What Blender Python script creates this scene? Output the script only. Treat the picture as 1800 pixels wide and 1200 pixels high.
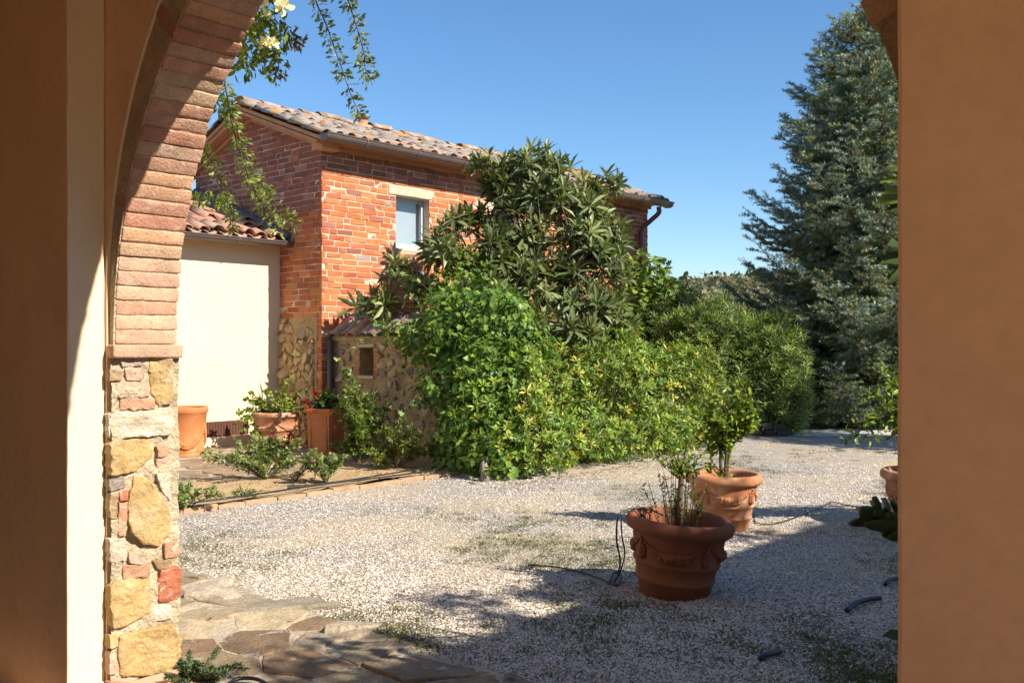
import bpy, math
import numpy as np
from mathutils import Vector, noise as mnoise

for _o in list(bpy.data.objects):
    bpy.data.objects.remove(_o)
SC = bpy.context.scene
COL = SC.collection

# ---------------------------------------------------------------- camera, sky, sun, exposure
TH = math.radians(47.7)
D1 = np.array([math.cos(TH), math.sin(TH), 0.0])      # out of the loggia, along the house front
E1 = np.array([math.sin(TH), -math.cos(TH), 0.0])     # along the loggia wall, out of the house front
ZZ = np.array([0.0, 0.0, 1.0])
CAMZ = 1.45
FPX, HOR = 1650.0, 605.0

cam_d = bpy.data.cameras.new('camera')
cam = bpy.data.objects.new('camera', cam_d)
COL.objects.link(cam)
cam_d.sensor_fit = 'HORIZONTAL'
cam_d.sensor_width = 36.0
cam_d.lens = FPX / 1800 * 36
cam_d.shift_y = (HOR - 600) / 1800
cam_d.clip_start = 0.05
cam_d.clip_end = 3000
cam.location = (0, 0, CAMZ)
cam.rotation_euler = (math.pi / 2, 0, 0)
SC.camera = cam

SUN = E1 + 0.195 * D1 + 0.80 * ZZ
SUN = SUN / np.linalg.norm(SUN)
sun_el = math.asin(SUN[2])
sun_az = math.atan2(SUN[0], SUN[1])
world = bpy.data.worlds.new('World')
SC.world = world
world.use_nodes = True
wn = world.node_tree
wn.nodes.clear()
w_out = wn.nodes.new('ShaderNodeOutputWorld')
w_bg = wn.nodes.new('ShaderNodeBackground')
w_sky = wn.nodes.new('ShaderNodeTexSky')
w_sky.sky_type = 'NISHITA'
w_sky.sun_disc = False
w_sky.sun_elevation = sun_el
w_sky.sun_rotation = sun_az
w_sky.altitude = 300
w_sky.air_density = 1.1
w_sky.dust_density = 0.1
w_sky.ozone_density = 5.0
w_bg.inputs['Strength'].default_value = 0.098
w_hs = wn.nodes.new('ShaderNodeHueSaturation')
w_hs.inputs['Saturation'].default_value = 1.12
w_hs.inputs['Value'].default_value = 1.0
wn.links.new(w_sky.outputs[0], w_hs.inputs['Color'])
wn.links.new(w_hs.outputs[0], w_bg.inputs['Color'])
wn.links.new(w_bg.outputs[0], w_out.inputs['Surface'])

sun_d = bpy.data.lights.new('sun', 'SUN')
sun_d.energy = 4.9
sun_d.angle = math.radians(0.53)
sun_d.color = (1.0, 0.91, 0.78)
sun = bpy.data.objects.new('sun', sun_d)
COL.objects.link(sun)
sun.rotation_euler = Vector(SUN).to_track_quat('Z', 'Y').to_euler()
sun.location = (20, -12, 20)

SC.view_settings.view_transform = 'Standard'
SC.view_settings.look = 'None'
SC.view_settings.gamma = 1.0
SC.view_settings.exposure = 0.84
SC.view_settings.use_curve_mapping = False
SC.render.engine = 'CYCLES'
SC.cycles.max_bounces = 7
SC.cycles.diffuse_bounces = 4
SC.cycles.transparent_max_bounces = 8
SC.cycles.use_denoising = True

# ---------------------------------------------------------------- helpers
def rng(seed):
    return np.random.default_rng(seed)

def W(u, w, z=0.0):
    return D1 * u + E1 * w + ZZ * z

def at_depth(x, y, D):
    return np.array([(x - 900) / FPX * D, D, CAMZ - (y - HOR) / FPX * D])

def at_u(x, y, u):
    k = (x - 900) / FPX
    w = (k * D1[1] * u - D1[0] * u) / (E1[0] - k * E1[1])
    p = W(u, w)
    return at_depth(x, y, p[1])

def at_w(x, y, w):
    k = (x - 900) / FPX
    u = (k * E1[1] * w - E1[0] * w) / (D1[0] - k * D1[1])
    p = W(u, w)
    return at_depth(x, y, p[1])

def on_ground(x, y, z=0.0):
    return at_depth(x, y, FPX * (CAMZ - z) / (y - HOR))

def norm(v):
    v = np.asarray(v, float)
    n = np.linalg.norm(v, axis=-1, keepdims=True)
    return v / np.maximum(n, 1e-9)

def origin_of(o):
    p = np.zeros(3)
    while o is not None:
        p += np.array(o.location)
        o = o.parent
    return p

def tag(o, label=None, cat=None, group=None, kind=None):
    if label: o['label'] = label
    if cat: o['category'] = cat
    if group: o['group'] = group
    if kind: o['kind'] = kind
    return o

def thing(name, loc, label, cat, group=None):
    o = bpy.data.objects.new(name, None)
    o.empty_display_size = 0.2
    COL.objects.link(o)
    o.location = [float(v) for v in loc]
    return tag(o, label, cat, group)

def mesh(name, V, F, mat, parent=None, col=None, smooth=False, kind=None, base=None):
    """V world coordinates; F list of faces or (n,k) array; col (3,) or (n,3)."""
    V = np.asarray(V, float)
    if parent is not None:
        org = origin_of(parent)
    elif base is not None:
        org = np.asarray(base, float)
    else:
        org = np.zeros(3)
    me = bpy.data.meshes.new(name)
    Vl = V - org
    if isinstance(F, np.ndarray):
        k = F.shape[1]
        me.vertices.add(len(Vl))
        me.vertices.foreach_set('co', Vl.astype(np.float32).ravel())
        me.loops.add(F.size)
        me.loops.foreach_set('vertex_index', F.astype(np.int32).ravel())
        me.polygons.add(len(F))
        me.polygons.foreach_set('loop_start', np.arange(0, F.size, k, dtype=np.int32))
        me.polygons.foreach_set('loop_total', np.full(len(F), k, dtype=np.int32))
        me.update(calc_edges=True)
    else:
        me.from_pydata([tuple(map(float, v)) for v in Vl], [], [tuple(int(i) for i in f) for f in F])
        me.update()
    if col is not None:
        a = me.color_attributes.new('Col', 'FLOAT_COLOR', 'POINT')
        c = np.ones((len(Vl), 4), np.float32)
        c[:, :3] = np.asarray(col, np.float32)
        a.data.foreach_set('color', c.ravel())
    if smooth:
        me.polygons.foreach_set('use_smooth', np.ones(len(me.polygons), dtype=bool))
    if mat is not None:
        me.materials.append(mat)
    o = bpy.data.objects.new(name, me)
    COL.objects.link(o)
    if parent is not None:
        o.parent = parent
    elif base is not None:
        o.location = [float(v) for v in org]
    if kind: o['kind'] = kind
    return o

class Acc:
    """collects shapes that belong to one mesh"""
    def __init__(s):
        s.V, s.F, s.C, s.n = [], [], [], 0
    def add(s, V, F, c=None):
        V = np.asarray(V, float)
        s.V.append(V)
        for f in F:
            s.F.append(tuple(int(i) + s.n for i in f))
        if c is not None:
            c = np.asarray(c, float)
            s.C.append(np.broadcast_to(c, (len(V), 3)).copy())
        s.n += len(V)
    def build(s, name, mat, parent=None, **k):
        if not s.V:
            return None
        return mesh(name, np.concatenate(s.V), s.F, mat, parent, col=np.concatenate(s.C) if s.C else None, **k)

def box(c, a, b, n, la, lb, ln):
    """solid box centred on c with axes a, b, n"""
    c = np.asarray(c, float)
    V = [c + a * la * i / 2 + b * lb * j / 2 + n * ln * k / 2 for i in (-1, 1) for j in (-1, 1) for k in (-1, 1)]
    F = [(0, 1, 3, 2), (4, 6, 7, 5), (0, 4, 5, 1), (2, 3, 7, 6), (0, 2, 6, 4), (1, 5, 7, 3)]
    return np.array(V), F

def ubox(u0, u1, w0, w1, z0, z1):
    return box(W((u0 + u1) / 2, (w0 + w1) / 2, (z0 + z1) / 2), D1, E1, ZZ, u1 - u0, w1 - w0, z1 - z0)

def face_brick(c, a, b, n, L, H, T, r, jit=0.003, ch=0.006):
    """wall brick: chamfered front, open back; c is the centre of its front face"""
    V = []
    for (d, ins) in ((-T, 0), (-ch, 0), (0, ch)):
        for (i, j) in ((-1, -1), (1, -1), (1, 1), (-1, 1)):
            p = c + a * (i * (L / 2 - ins)) + b * (j * (H / 2 - ins)) + n * d
            V.append(p)
    V = np.array(V)
    J = r.normal(0, jit, (4, 3))
    V[0:4] += J; V[4:8] += J; V[8:12] += J + r.normal(0, jit * .5, (4, 3))
    F = [(8, 9, 10, 11)]
    for q in (0, 4):
        for i in range(4):
            j = (i + 1) % 4
            F.append((q + i, q + j, q + j + 4, q + i + 4))
    return V, F

def rough_block(c, a, b, n, L, H, T, seg, amp, rad, seed, freq=14.0):
    """old hand-made block: rounded, worn and uneven"""
    sx, sy, sz = seg
    idx, V, F = {}, [], []
    def loops(n, ln):
        e = min(.3, rad * 1.3 / ln)
        return np.concatenate([[-.5], np.linspace(-.5 + e, .5 - e, n - 1), [.5]]) if n > 2 else np.linspace(-.5, .5, n + 1)
    gx, gy, gz = loops(sx, L), loops(sy, H), loops(sz, T)
    def vid(i, j, k):
        key = (i, j, k)
        if key not in idx:
            idx[key] = len(V)
            p = np.array([gx[i] * L, gy[j] * H, gz[k] * T])
            lim = np.array([L, H, T]) / 2 - rad
            q = np.clip(p, -lim, lim)
            d = p - q
            m = np.linalg.norm(d)
            if m > rad:
                d = d / m * rad
            p = q + d
            nv = mnoise.noise_vector(Vector((p[0] * freq + seed * 3.1, p[1] * freq + seed * 7.7, p[2] * freq - seed)))
            p = p + np.array(nv) * amp
            V.append(c + a * p[0] + b * p[1] + n * p[2])
        return idx[key]
    for i in range(sx):
        for j in range(sy):
            F.append((vid(i, j, 0), vid(i, j + 1, 0), vid(i + 1, j + 1, 0), vid(i + 1, j, 0)))
            F.append((vid(i, j, sz), vid(i + 1, j, sz), vid(i + 1, j + 1, sz), vid(i, j + 1, sz)))
    for i in range(sx):
        for k in range(sz):
            F.append((vid(i, 0, k), vid(i + 1, 0, k), vid(i + 1, 0, k + 1), vid(i, 0, k + 1)))
            F.append((vid(i, sy, k), vid(i, sy, k + 1), vid(i + 1, sy, k + 1), vid(i + 1, sy, k)))
    for j in range(sy):
        for k in range(sz):
            F.append((vid(0, j, k), vid(0, j, k + 1), vid(0, j + 1, k + 1), vid(0, j + 1, k)))
            F.append((vid(sx, j, k), vid(sx, j + 1, k), vid(sx, j + 1, k + 1), vid(sx, j, k + 1)))
    return np.array(V), F

def voronoi(seeds, rect):
    x0, x1, y0, y1 = rect
    out = []
    S = np.asarray(seeds, float)
    for i, p in enumerate(S):
        poly = [np.array(q, float) for q in ((x0, y0), (x1, y0), (x1, y1), (x0, y1))]
        d = np.linalg.norm(S - p, axis=1)
        for j in np.argsort(d)[1:24]:
            q = S[j]
            m = (p + q) / 2
            nn = q - p
            new = []
            for k in range(len(poly)):
                A, B = poly[k], poly[(k + 1) % len(poly)]
                da, db = np.dot(A - m, nn), np.dot(B - m, nn)
                if da <= 0: new.append(A)
                if (da < 0 < db) or (db < 0 < da):
                    new.append(A + (B - A) * da / (da - db))
            poly = new
            if len(poly) < 3: break
        out.append(poly if len(poly) >= 3 else None)
    return out

def roughen(poly, gap, step, jit, r, rounding=0.25):
    """shrink a polygon, round its corners, subdivide and jitter its edges"""
    P = np.array(poly, float)
    c = P.mean(0)
    d = np.linalg.norm(P - c, axis=1, keepdims=True)
    P = c + (P - c) * np.maximum(0.3, (d - gap) / np.maximum(d, 1e-6))
    Q = []
    n = len(P)
    for i in range(n):
        A, B, Cc = P[i - 1], P[i], P[(i + 1) % n]
        k = rounding
        Q.append(B + (A - B) * k * .5)
        Q.append(B + (Cc - B) * k * .5)
    R = []
    for i in range(len(Q)):
        A, B = Q[i], Q[(i + 1) % len(Q)]
        m = max(1, int(np.linalg.norm(B - A) / step))
        for s in range(m):
            R.append(A + (B - A) * s / m)
    R = np.array(R)
    return R + r.normal(0, jit, R.shape)

def stone(ring, org, a, b, n, depth, bulge, r, rough=0.004, insets=(0.9, 0.55)):
    """a stone whose outline lies in the plane (org, a, b) and which stands out along n"""
    R = np.asarray(ring, float)
    c = R.mean(0)
    m = len(R)
    rings = [(R, -depth), (R, 0.0)]
    for k, s in enumerate(insets):
        rings.append((c + (R - c) * s, bulge * (0.75 if k == 0 else 1.0)))
    V, F = [], []
    tilt = r.normal(0, bulge * 1.2, 2)
    size = np.abs(R - c).max() + 1e-6
    for k, (Q, h) in enumerate(rings):
        for q in Q:
            rel = (q - c) / size
            hh = h + (np.dot(tilt, rel) if k > 1 else (np.dot(tilt, rel) * .6 if k == 1 else 0)) + (rough * (r.normal(0, .4) if k == 1 else 2.6 * (mnoise.noise(Vector((q[0] * 17, q[1] * 17, size * 90))) + .5 * mnoise.noise(Vector((q[0] * 45, q[1] * 45, size * 70))))) if k > 0 else 0)
            V.append(org + a * q[0] + b * q[1] + n * hh)
    V.append(org + a * c[0] + b * c[1] + n * (bulge * 1.02))
    for k in range(len(rings) - 1):
        for i in range(m):
            j = (i + 1) % m
            F.append((k * m + i, k * m + j, (k + 1) * m + j, (k + 1) * m + i))
    k = (len(rings) - 1) * m
    for i in range(m):
        F.append((k + i, k + (i + 1) % m, len(V) - 1))
    return np.array(V), F

def poisson(rect, n, r, stretch=1.0):
    x0, x1, y0, y1 = rect
    pts = []
    for _ in range(n):
        best, bd = None, -1
        for _ in range(12):
            p = np.array([r.uniform(x0, x1), r.uniform(y0, y1)])
            d = min([math.hypot((p[0] - q[0]) / stretch, p[1] - q[1]) for q in pts], default=9)
            if d > bd: best, bd = p, d
        pts.append(best)
    return pts

def tube(P, R, seg=6, caps=True):
    P = np.asarray(P, float)
    R = np.broadcast_to(np.asarray(R, float), (len(P),))
    V, F = [], []
    T = norm(np.gradient(P, axis=0))
    up = np.array([0.13, 0.21, 1.0])
    if abs(np.dot(norm(up), T[0])) > .9: up = np.array([1.0, .2, .1])
    for i in range(len(P)):
        s = norm(np.cross(T[i], up)); v = np.cross(s, T[i]); up = v
        for k in range(seg):
            an = 2 * math.pi * k / seg
            V.append(P[i] + R[i] * (s * math.cos(an) + v * math.sin(an)))
    for i in range(len(P) - 1):
        for k in range(seg):
            l = (k + 1) % seg
            F.append((i * seg + k, i * seg + l, (i + 1) * seg + l, (i + 1) * seg + k))
    if caps:
        F.append(tuple(range(seg))[::-1])
        F.append(tuple((len(P) - 1) * seg + k for k in range(seg)))
    return np.array(V), F

def bez(a, b, c, n=8):
    t = np.linspace(0, 1, n)[:, None]
    return (1 - t) ** 2 * np.asarray(a, float) + 2 * t * (1 - t) * np.asarray(b, float) + t ** 2 * np.asarray(c, float)

def smooth_path(P, n=6):
    """Catmull-Rom through the points"""
    P = np.asarray(P, float)
    Q = np.vstack([2 * P[0] - P[1], P, 2 * P[-1] - P[-2]])
    out = []
    for i in range(1, len(Q) - 2):
        for t in np.linspace(0, 1, n, endpoint=False):
            p0, p1, p2, p3 = Q[i - 1], Q[i], Q[i + 1], Q[i + 2]
            out.append(.5 * (2 * p1 + (p2 - p0) * t + (2 * p0 - 5 * p1 + 4 * p2 - p3) * t ** 2 + (3 * p1 - p0 - 3 * p2 + p3) * t ** 3))
    out.append(P[-1])
    return np.array(out)

def lathe(prof, c, seg=40, axis=ZZ, ax=np.array([1., 0, 0])):
    ay = np.cross(axis, ax)
    V, F = [], []
    for (rr, z) in prof:
        for k in range(seg):
            an = 2 * math.pi * k / seg
            V.append(c + axis * z + rr * (ax * math.cos(an) + ay * math.sin(an)))
    for i in range(len(prof) - 1):
        for k in range(seg):
            l = (k + 1) % seg
            F.append((i * seg + k, i * seg + l, (i + 1) * seg + l, (i + 1) * seg + k))
    return np.array(V), F

_ph = (1 + 5 ** .5) / 2
ICO_V = norm(np.array([(-1, _ph, 0), (1, _ph, 0), (-1, -_ph, 0), (1, -_ph, 0), (0, -1, _ph), (0, 1, _ph), (0, -1, -_ph), (0, 1, -_ph), (_ph, 0, -1), (_ph, 0, 1), (-_ph, 0, -1), (-_ph, 0, 1)], float))
ICO_F = [(0, 11, 5), (0, 5, 1), (0, 1, 7), (0, 7, 10), (0, 10, 11), (1, 5, 9), (5, 11, 4), (11, 10, 2), (10, 7, 6), (7, 1, 8), (3, 9, 4), (3, 4, 2), (3, 2, 6), (3, 6, 8), (3, 8, 9), (4, 9, 5), (2, 4, 11), (6, 2, 10), (8, 6, 7), (9, 8, 1)]

# ---------------------------------------------------------------- materials
def new_mat(name):
    m = bpy.data.materials.new(name)
    m.use_nodes = True
    nt = m.node_tree
    return m, nt, nt.nodes['Principled BSDF']

def nd(nt, t, **k):
    n = nt.nodes.new(t)
    for a, v in k.items():
        setattr(n, a, v)
    return n

def noise_node(nt, scale, detail=4, rough=.55, dist=0.0, stretch=None):
    g = nd(nt, 'ShaderNodeNewGeometry')
    src = g.outputs['Position']
    if stretch is not None:
        mp = nd(nt, 'ShaderNodeMapping')
        mp.inputs['Scale'].default_value = stretch
        nt.links.new(src, mp.inputs['Vector'])
        src = mp.outputs['Vector']
    n = nd(nt, 'ShaderNodeTexNoise')
    n.inputs['Scale'].default_value = scale
    n.inputs['Detail'].default_value = detail
    n.inputs['Roughness'].default_value = rough
    n.inputs['Distortion'].default_value = dist
    nt.links.new(src, n.inputs['Vector'])
    return n

def ramp(nt, src, stops):
    rp = nd(nt, 'ShaderNodeValToRGB')
    e = rp.color_ramp.elements
    while len(e) > 1:
        e.remove(e[-1])
    e[0].position = stops[0][0]; e[0].color = (*stops[0][1], 1)
    for p, c in stops[1:]:
        x = e.new(p); x.color = (*c, 1)
    nt.links.new(src, rp.inputs['Fac'])
    return rp.outputs['Color']

def mixc(nt, fac, a, b, mode='MIX'):
    m = nd(nt, 'ShaderNodeMix', data_type='RGBA', blend_type=mode)
    for sock, v in ((m.inputs['Factor'], fac), (m.inputs['A'], a), (m.inputs['B'], b)):
        if hasattr(v, 'links'):
            nt.links.new(v, sock)
        elif isinstance(v, (int, float)):
            sock.default_value = v
        else:
            sock.default_value = (*v, 1)
    return m.outputs['Result']

def grey(v):
    return (v, v, v)

def surf(name, col=None, var=0.25, vscale=3.0, rough=0.85, bump=0.3, bscale=60.0, bdist=0.01, patches=(), fine=0.0, fscale=120.0, spec=0.3, stretch=None):
    """base colour (or the 'Col' attribute) mottled by noise; patches = (colour, noise scale, lo, hi, strength)"""
    m, nt, b = new_mat(name)
    if col is None:
        at = nd(nt, 'ShaderNodeAttribute', attribute_name='Col')
        base = at.outputs['Color']
    else:
        rgb = nd(nt, 'ShaderNodeRGB'); rgb.outputs[0].default_value = (*col, 1)
        base = rgb.outputs[0]
    n1 = noise_node(nt, vscale, 6, .6, stretch=stretch)
    base = mixc(nt, 1.0, base, ramp(nt, n1.outputs['Fac'], [(.25, grey(1 - var)), (.75, grey(1 + var))]), 'MULTIPLY')
    if fine:
        n3 = noise_node(nt, fscale, 3, .6)
        base = mixc(nt, 1.0, base, ramp(nt, n3.outputs['Fac'], [(.3, grey(1 - fine)), (.7, grey(1 + fine))]), 'MULTIPLY')
    for (pc, ps, lo, hi, st) in patches:
        n2 = noise_node(nt, ps, 6, .65, .3)
        f = ramp(nt, n2.outputs['Fac'], [(lo, grey(0)), (hi, grey(st))])
        base = mixc(nt, f, base, pc)
    nt.links.new(base, b.inputs['Base Color'])
    b.inputs['Roughness'].default_value = rough
    b.inputs['Specular IOR Level'].default_value = spec
    if bump:
        bn = noise_node(nt, bscale, 8, .65)
        bp = nd(nt, 'ShaderNodeBump')
        bp.inputs['Strength'].default_value = bump
        bp.inputs['Distance'].default_value = bdist
        nt.links.new(bn.outputs['Fac'], bp.inputs['Height'])
        nt.links.new(bp.outputs['Normal'], b.inputs['Normal'])
    return m

def leafy(name, rough=0.45, trans=0.3, tcol=(1.25, 1.15, .45), spec=0.4):
    m, nt, b = new_mat(name)
    at = nd(nt, 'ShaderNodeAttribute', attribute_name='Col')
    nt.links.new(at.outputs['Color'], b.inputs['Base Color'])
    b.inputs['Roughness'].default_value = rough
    b.inputs['Specular IOR Level'].default_value = spec
    t = nd(nt, 'ShaderNodeBsdfTranslucent')
    nt.links.new(mixc(nt, 1.0, at.outputs['Color'], tcol, 'MULTIPLY'), t.inputs['Color'])
    mx = nd(nt, 'ShaderNodeMixShader')
    mx.inputs[0].default_value = trans
    nt.links.new(b.outputs[0], mx.inputs[1])
    nt.links.new(t.outputs[0], mx.inputs[2])
    nt.links.new(mx.outputs[0], nt.nodes['Material Output'].inputs['Surface'])
    return m

M = {}
M['plaster_in'] = surf('bounce_tinted_plaster', (.89, .63, .38), .07, 1.6, .9, .35, 14, .006, patches=(((.70, .44, .25), 2.3, .50, .8, .5), ((.92, .72, .50), 5, .58, .8, .4), ((.50, .30, .16), 30, .70, .74, .45), ((.60, .38, .21), 9, .66, .72, .35)), fine=.05, fscale=26)  # cream plaster with warm bounced light put into its ochre colour
M['plaster'] = surf('cream_plaster', (.80, .67, .46), .05, 1.8, .9, .15, 60, .004, fine=.03, fscale=40)
M['annex_plaster'] = surf('annex_plaster', (.70, .595, .42), .07, 1.2, .9, .3, 30, .005, patches=(((.58, .47, .32), 1.4, .55, .85, .4), ((.50, .40, .27), 5, .66, .8, .3)), fine=.03, fscale=30)
M['old_brick'] = surf('old_arch_brick', None, .25, 9, .92, .75, 80, .010, patches=(((.72, .56, .41), 14, .54, .76, .65), ((.20, .12, .08), 22, .62, .78, .55), ((.74, .64, .52), 30, .62, .70, .7)), fine=.2, fscale=150)
M['rubble'] = surf('rubble_stone', None, .26, 7, .92, .8, 55, .016, patches=(((.62, .50, .34), 9, .50, .70, .75), ((.22, .12, .05), 14, .58, .72, .65), ((.38, .30, .23), 6, .54, .70, .6), ((.30, .18, .08), 3.5, .56, .70, .45)), fine=.2, fscale=110)
M['mortar'] = surf('old_lime_mortar', (.70, .57, .39), .25, 7, .95, 1.0, 45, .035, patches=(((.34, .24, .15), 13, .55, .75, .6),), fine=.2, fscale=90)
M['house_brick'] = surf('house_brick', None, .18, 6, .9, .6, 70, .008, patches=(((.60, .38, .26), 6, .64, .80, .4), ((.62, .46, .34), 26, .69, .78, .45)), fine=.12, fscale=70)
M['house_mortar'] = surf('house_mortar', (.60, .47, .36), .2, 4, .95, .6, 60, .012, fine=.15, fscale=60)
M['wall_mortar'] = surf('rubble_wall_mortar', (.47, .34, .19), .28, 5, .95, 1.0, 24, .05, patches=(((.30, .19, .09), 6, .5, .75, .6), ((.58, .45, .28), 11, .55, .7, .5)), fine=.2, fscale=45)
M['tile'] = surf('clay_roof_tile', None, .28, 6, .92, .7, 60, .012, patches=(((.36, .325, .285), 8, .44, .60, .8), ((.60, .24, .03), 4.6, .55, .63, .9), ((.09, .07, .06), 11, .62, .75, .7)), fine=.2, fscale=60)
M['tile_annex'] = surf('annex_roof_tile', None, .25, 6, .92, .6, 60, .01, patches=(((.42, .32, .26), 9, .5, .68, .6), ((.09, .07, .06), 8, .6, .75, .6)), fine=.2, fscale=60)
M['cornice'] = surf('cornice_brick', (.52, .28, .155), .2, 4, .9, .4, 60, .008, fine=.12, fscale=60)
M['gutter'] = surf('gutter_metal', (.12, .085, .075), .2, 5, .38, .05, 60, .003, spec=.6)
M['downpipe'] = surf('downpipe_metal', (.17, .065, .055), .15, 5, .42, .05, 60, .003, spec=.5)
M['lead'] = surf('lead_flashing', (.16, .17, .19), .2, 6, .5, .2, 40, .005)
M['lintel'] = surf('lintel_stone', (.52, .44, .32), .15, 8, .9, .5, 60, .008, fine=.1)
M['frame'] = surf('window_frame_paint', (.50, .55, .62), .05, 5, .5, .05, 60, .002)
M['blind'] = surf('white_inner_blind', (.56, .57, .58), .04, 5, .8, .05, 60, .002)
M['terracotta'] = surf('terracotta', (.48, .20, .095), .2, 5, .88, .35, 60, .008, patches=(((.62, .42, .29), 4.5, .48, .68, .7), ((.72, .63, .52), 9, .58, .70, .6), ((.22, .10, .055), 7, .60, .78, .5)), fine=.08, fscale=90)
M['terracotta_red'] = surf('terracotta_weathered_shaded', (.27, .092, .046), .22, 5, .85, .35, 60, .008, patches=(((.16, .062, .034), 5, .48, .72, .65), ((.42, .22, .14), 8, .62, .78, .45), ((.16, .12, .07), 12, .68, .8, .4)), fine=.08, fscale=90)  # weathered clay; the front pot's shade is put into the darker base
M['terracotta_orange'] = surf('terracotta_orange', (.54, .195, .07), .18, 5, .85, .3, 60, .006, patches=(((.60, .36, .22), 4, .54, .75, .5), ((.30, .11, .05), 6, .6, .78, .45)), fine=.07, fscale=90)
M['soil'] = surf('potting_soil', (.07, .045, .03), .3, 12, .95, .9, 60, .03)
M['bed'] = surf('dry_bed_soil', (.50, .35, .19), .18, 2.5, .95, .8, 40, .03, patches=(((.28, .17, .09), 6, .55, .8, .5),), fine=.22, fscale=50)
M['edging'] = surf('edging_brick', (.40, .26, .16), .25, 5, .92, .7, 60, .01, patches=(((.48, .35, .22), 9, .5, .7, .7),), fine=.18)
M['flag'] = surf('flagstone', None, .34, 5.5, .88, .9, 30, .018, patches=(((.60, .56, .49), 9, .58, .66, .75), ((.17, .11, .07), 6, .54, .74, .6), ((.12, .08, .05), 3.2, .66, .69, .6)), fine=.22, fscale=60)
M['joint'] = surf('paving_joint', (.50, .42, .31), .25, 6, .95, .9, 45, .02, fine=.2, fscale=70)
M['gravelstone'] = surf('gravel_stone', None, .1, 40, .9, 0, spec=.3)
M['bark'] = surf('bark', (.13, .095, .065), .3, 14, .95, .9, 50, .015)
M['greywood'] = surf('grey_wood', (.30, .25, .19), .3, 12, .95, .9, 40, .015)
M['hose'] = surf('black_hose', (.012, .013, .016), .1, 5, .45, 0, spec=.5)
M['hose_blue'] = surf('dark_blue_pipe', (.012, .02, .045), .1, 5, .4, 0, spec=.5)
M['concrete'] = surf('concrete', (.52, .49, .44), .1, 3, .9, .3, 50, .006)
M['dark_stone'] = surf('dark_wall_stone', None, .25, 6, .9, .6, 40, .01)
M['iron'] = surf('brown_grille_metal', (.16, .075, .05), .15, 5, .55, .05, 60, .003)
M['floor_tile'] = surf('terracotta_floor', (.62, .40, .26), .2, 5, .7, .2, 40, .004)
M['ceil'] = surf('clay_ceiling', (.62, .43, .28), .12, 6, .85, .2, 40, .004)
M['wood'] = surf('ceiling_wood', (.26, .15, .08), .25, 6, .75, .3, 40, .006)
M['leaf'] = leafy('leaf', .45, .30)
M['leaf_glossy'] = leafy('glossy_leaf', .42, .25, spec=.4)
M['needle'] = leafy('needle', .55, .12, (1.1, 1.1, .7))
M['petal'] = leafy('petal', .6, .35, (1, 1, 1))
M['grass'] = leafy('grass', .6, .3)

def glass_mat():
    m, nt, b = new_mat('window_glass')
    nt.nodes.remove(b)
    tr = nd(nt, 'ShaderNodeBsdfTransparent'); tr.inputs[0].default_value = (.86, .9, .92, 1)
    gl = nd(nt, 'ShaderNodeBsdfGlossy'); gl.inputs['Roughness'].default_value = .02
    fr = nd(nt, 'ShaderNodeFresnel'); fr.inputs['IOR'].default_value = 1.35
    mx = nd(nt, 'ShaderNodeMixShader')
    nt.links.new(fr.outputs[0], mx.inputs[0]); nt.links.new(tr.outputs[0], mx.inputs[1]); nt.links.new(gl.outputs[0], mx.inputs[2])
    nt.links.new(mx.outputs[0], nt.nodes['Material Output'].inputs['Surface'])
    return m
M['glass'] = glass_mat()

def gravel_mat():
    m, nt, b = new_mat('gravel_bed')
    g = nd(nt, 'ShaderNodeNewGeometry')
    v = nd(nt, 'ShaderNodeTexVoronoi'); v.inputs['Scale'].default_value = 85
    nt.links.new(g.outputs['Position'], v.inputs['Vector'])
    sx = nd(nt, 'ShaderNodeSeparateColor'); nt.links.new(v.outputs['Color'], sx.inputs[0])
    c = ramp(nt, sx.outputs[0], [(0, (.34, .29, .24)), (.22, (.54, .48, .41)), (.6, (.68, .61, .54)), (1, (.78, .72, .65))])
    edge = ramp(nt, v.outputs['Distance'], [(.28, grey(1)), (.66, grey(.34))])
    c = mixc(nt, 1.0, c, edge, 'MULTIPLY')
    n2 = noise_node(nt, .55, 7, .62, .4)
    f = ramp(nt, n2.outputs['Fac'], [(.44, grey(0)), (.60, grey(.9))])
    n3 = noise_node(nt, 30, 4)
    soil = ramp(nt, n3.outputs['Fac'], [(.3, (.42, .33, .21)), (.7, (.58, .48, .33))])
    c = mixc(nt, f, c, soil)
    nt.links.new(c, b.inputs['Base Color'])
    b.inputs['Roughness'].default_value = .95
    b.inputs['Specular IOR Level'].default_value = .2
    bp = nd(nt, 'ShaderNodeBump'); bp.invert = True
    bp.inputs['Strength'].default_value = .8; bp.inputs['Distance'].default_value = .012
    nt.links.new(v.outputs['Distance'], bp.inputs['Height'])
    nt.links.new(bp.outputs['Normal'], b.inputs['Normal'])
    return m
M['gravel'] = gravel_mat()
M['field'] = surf('dry_meadow', (.20, .19, .09), .3, .3, .95, .5, 5, .05, patches=(((.34, .28, .14), .12, .45, .7, .7),), fine=.25, fscale=4)

# ---------------------------------------------------------------- ground
def sheet(name, poly, z, mat):
    V = [np.array([p[0], p[1], z]) for p in poly]
    return tag(mesh(name, V, [tuple(range(len(V)))], mat), kind='structure')

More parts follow.
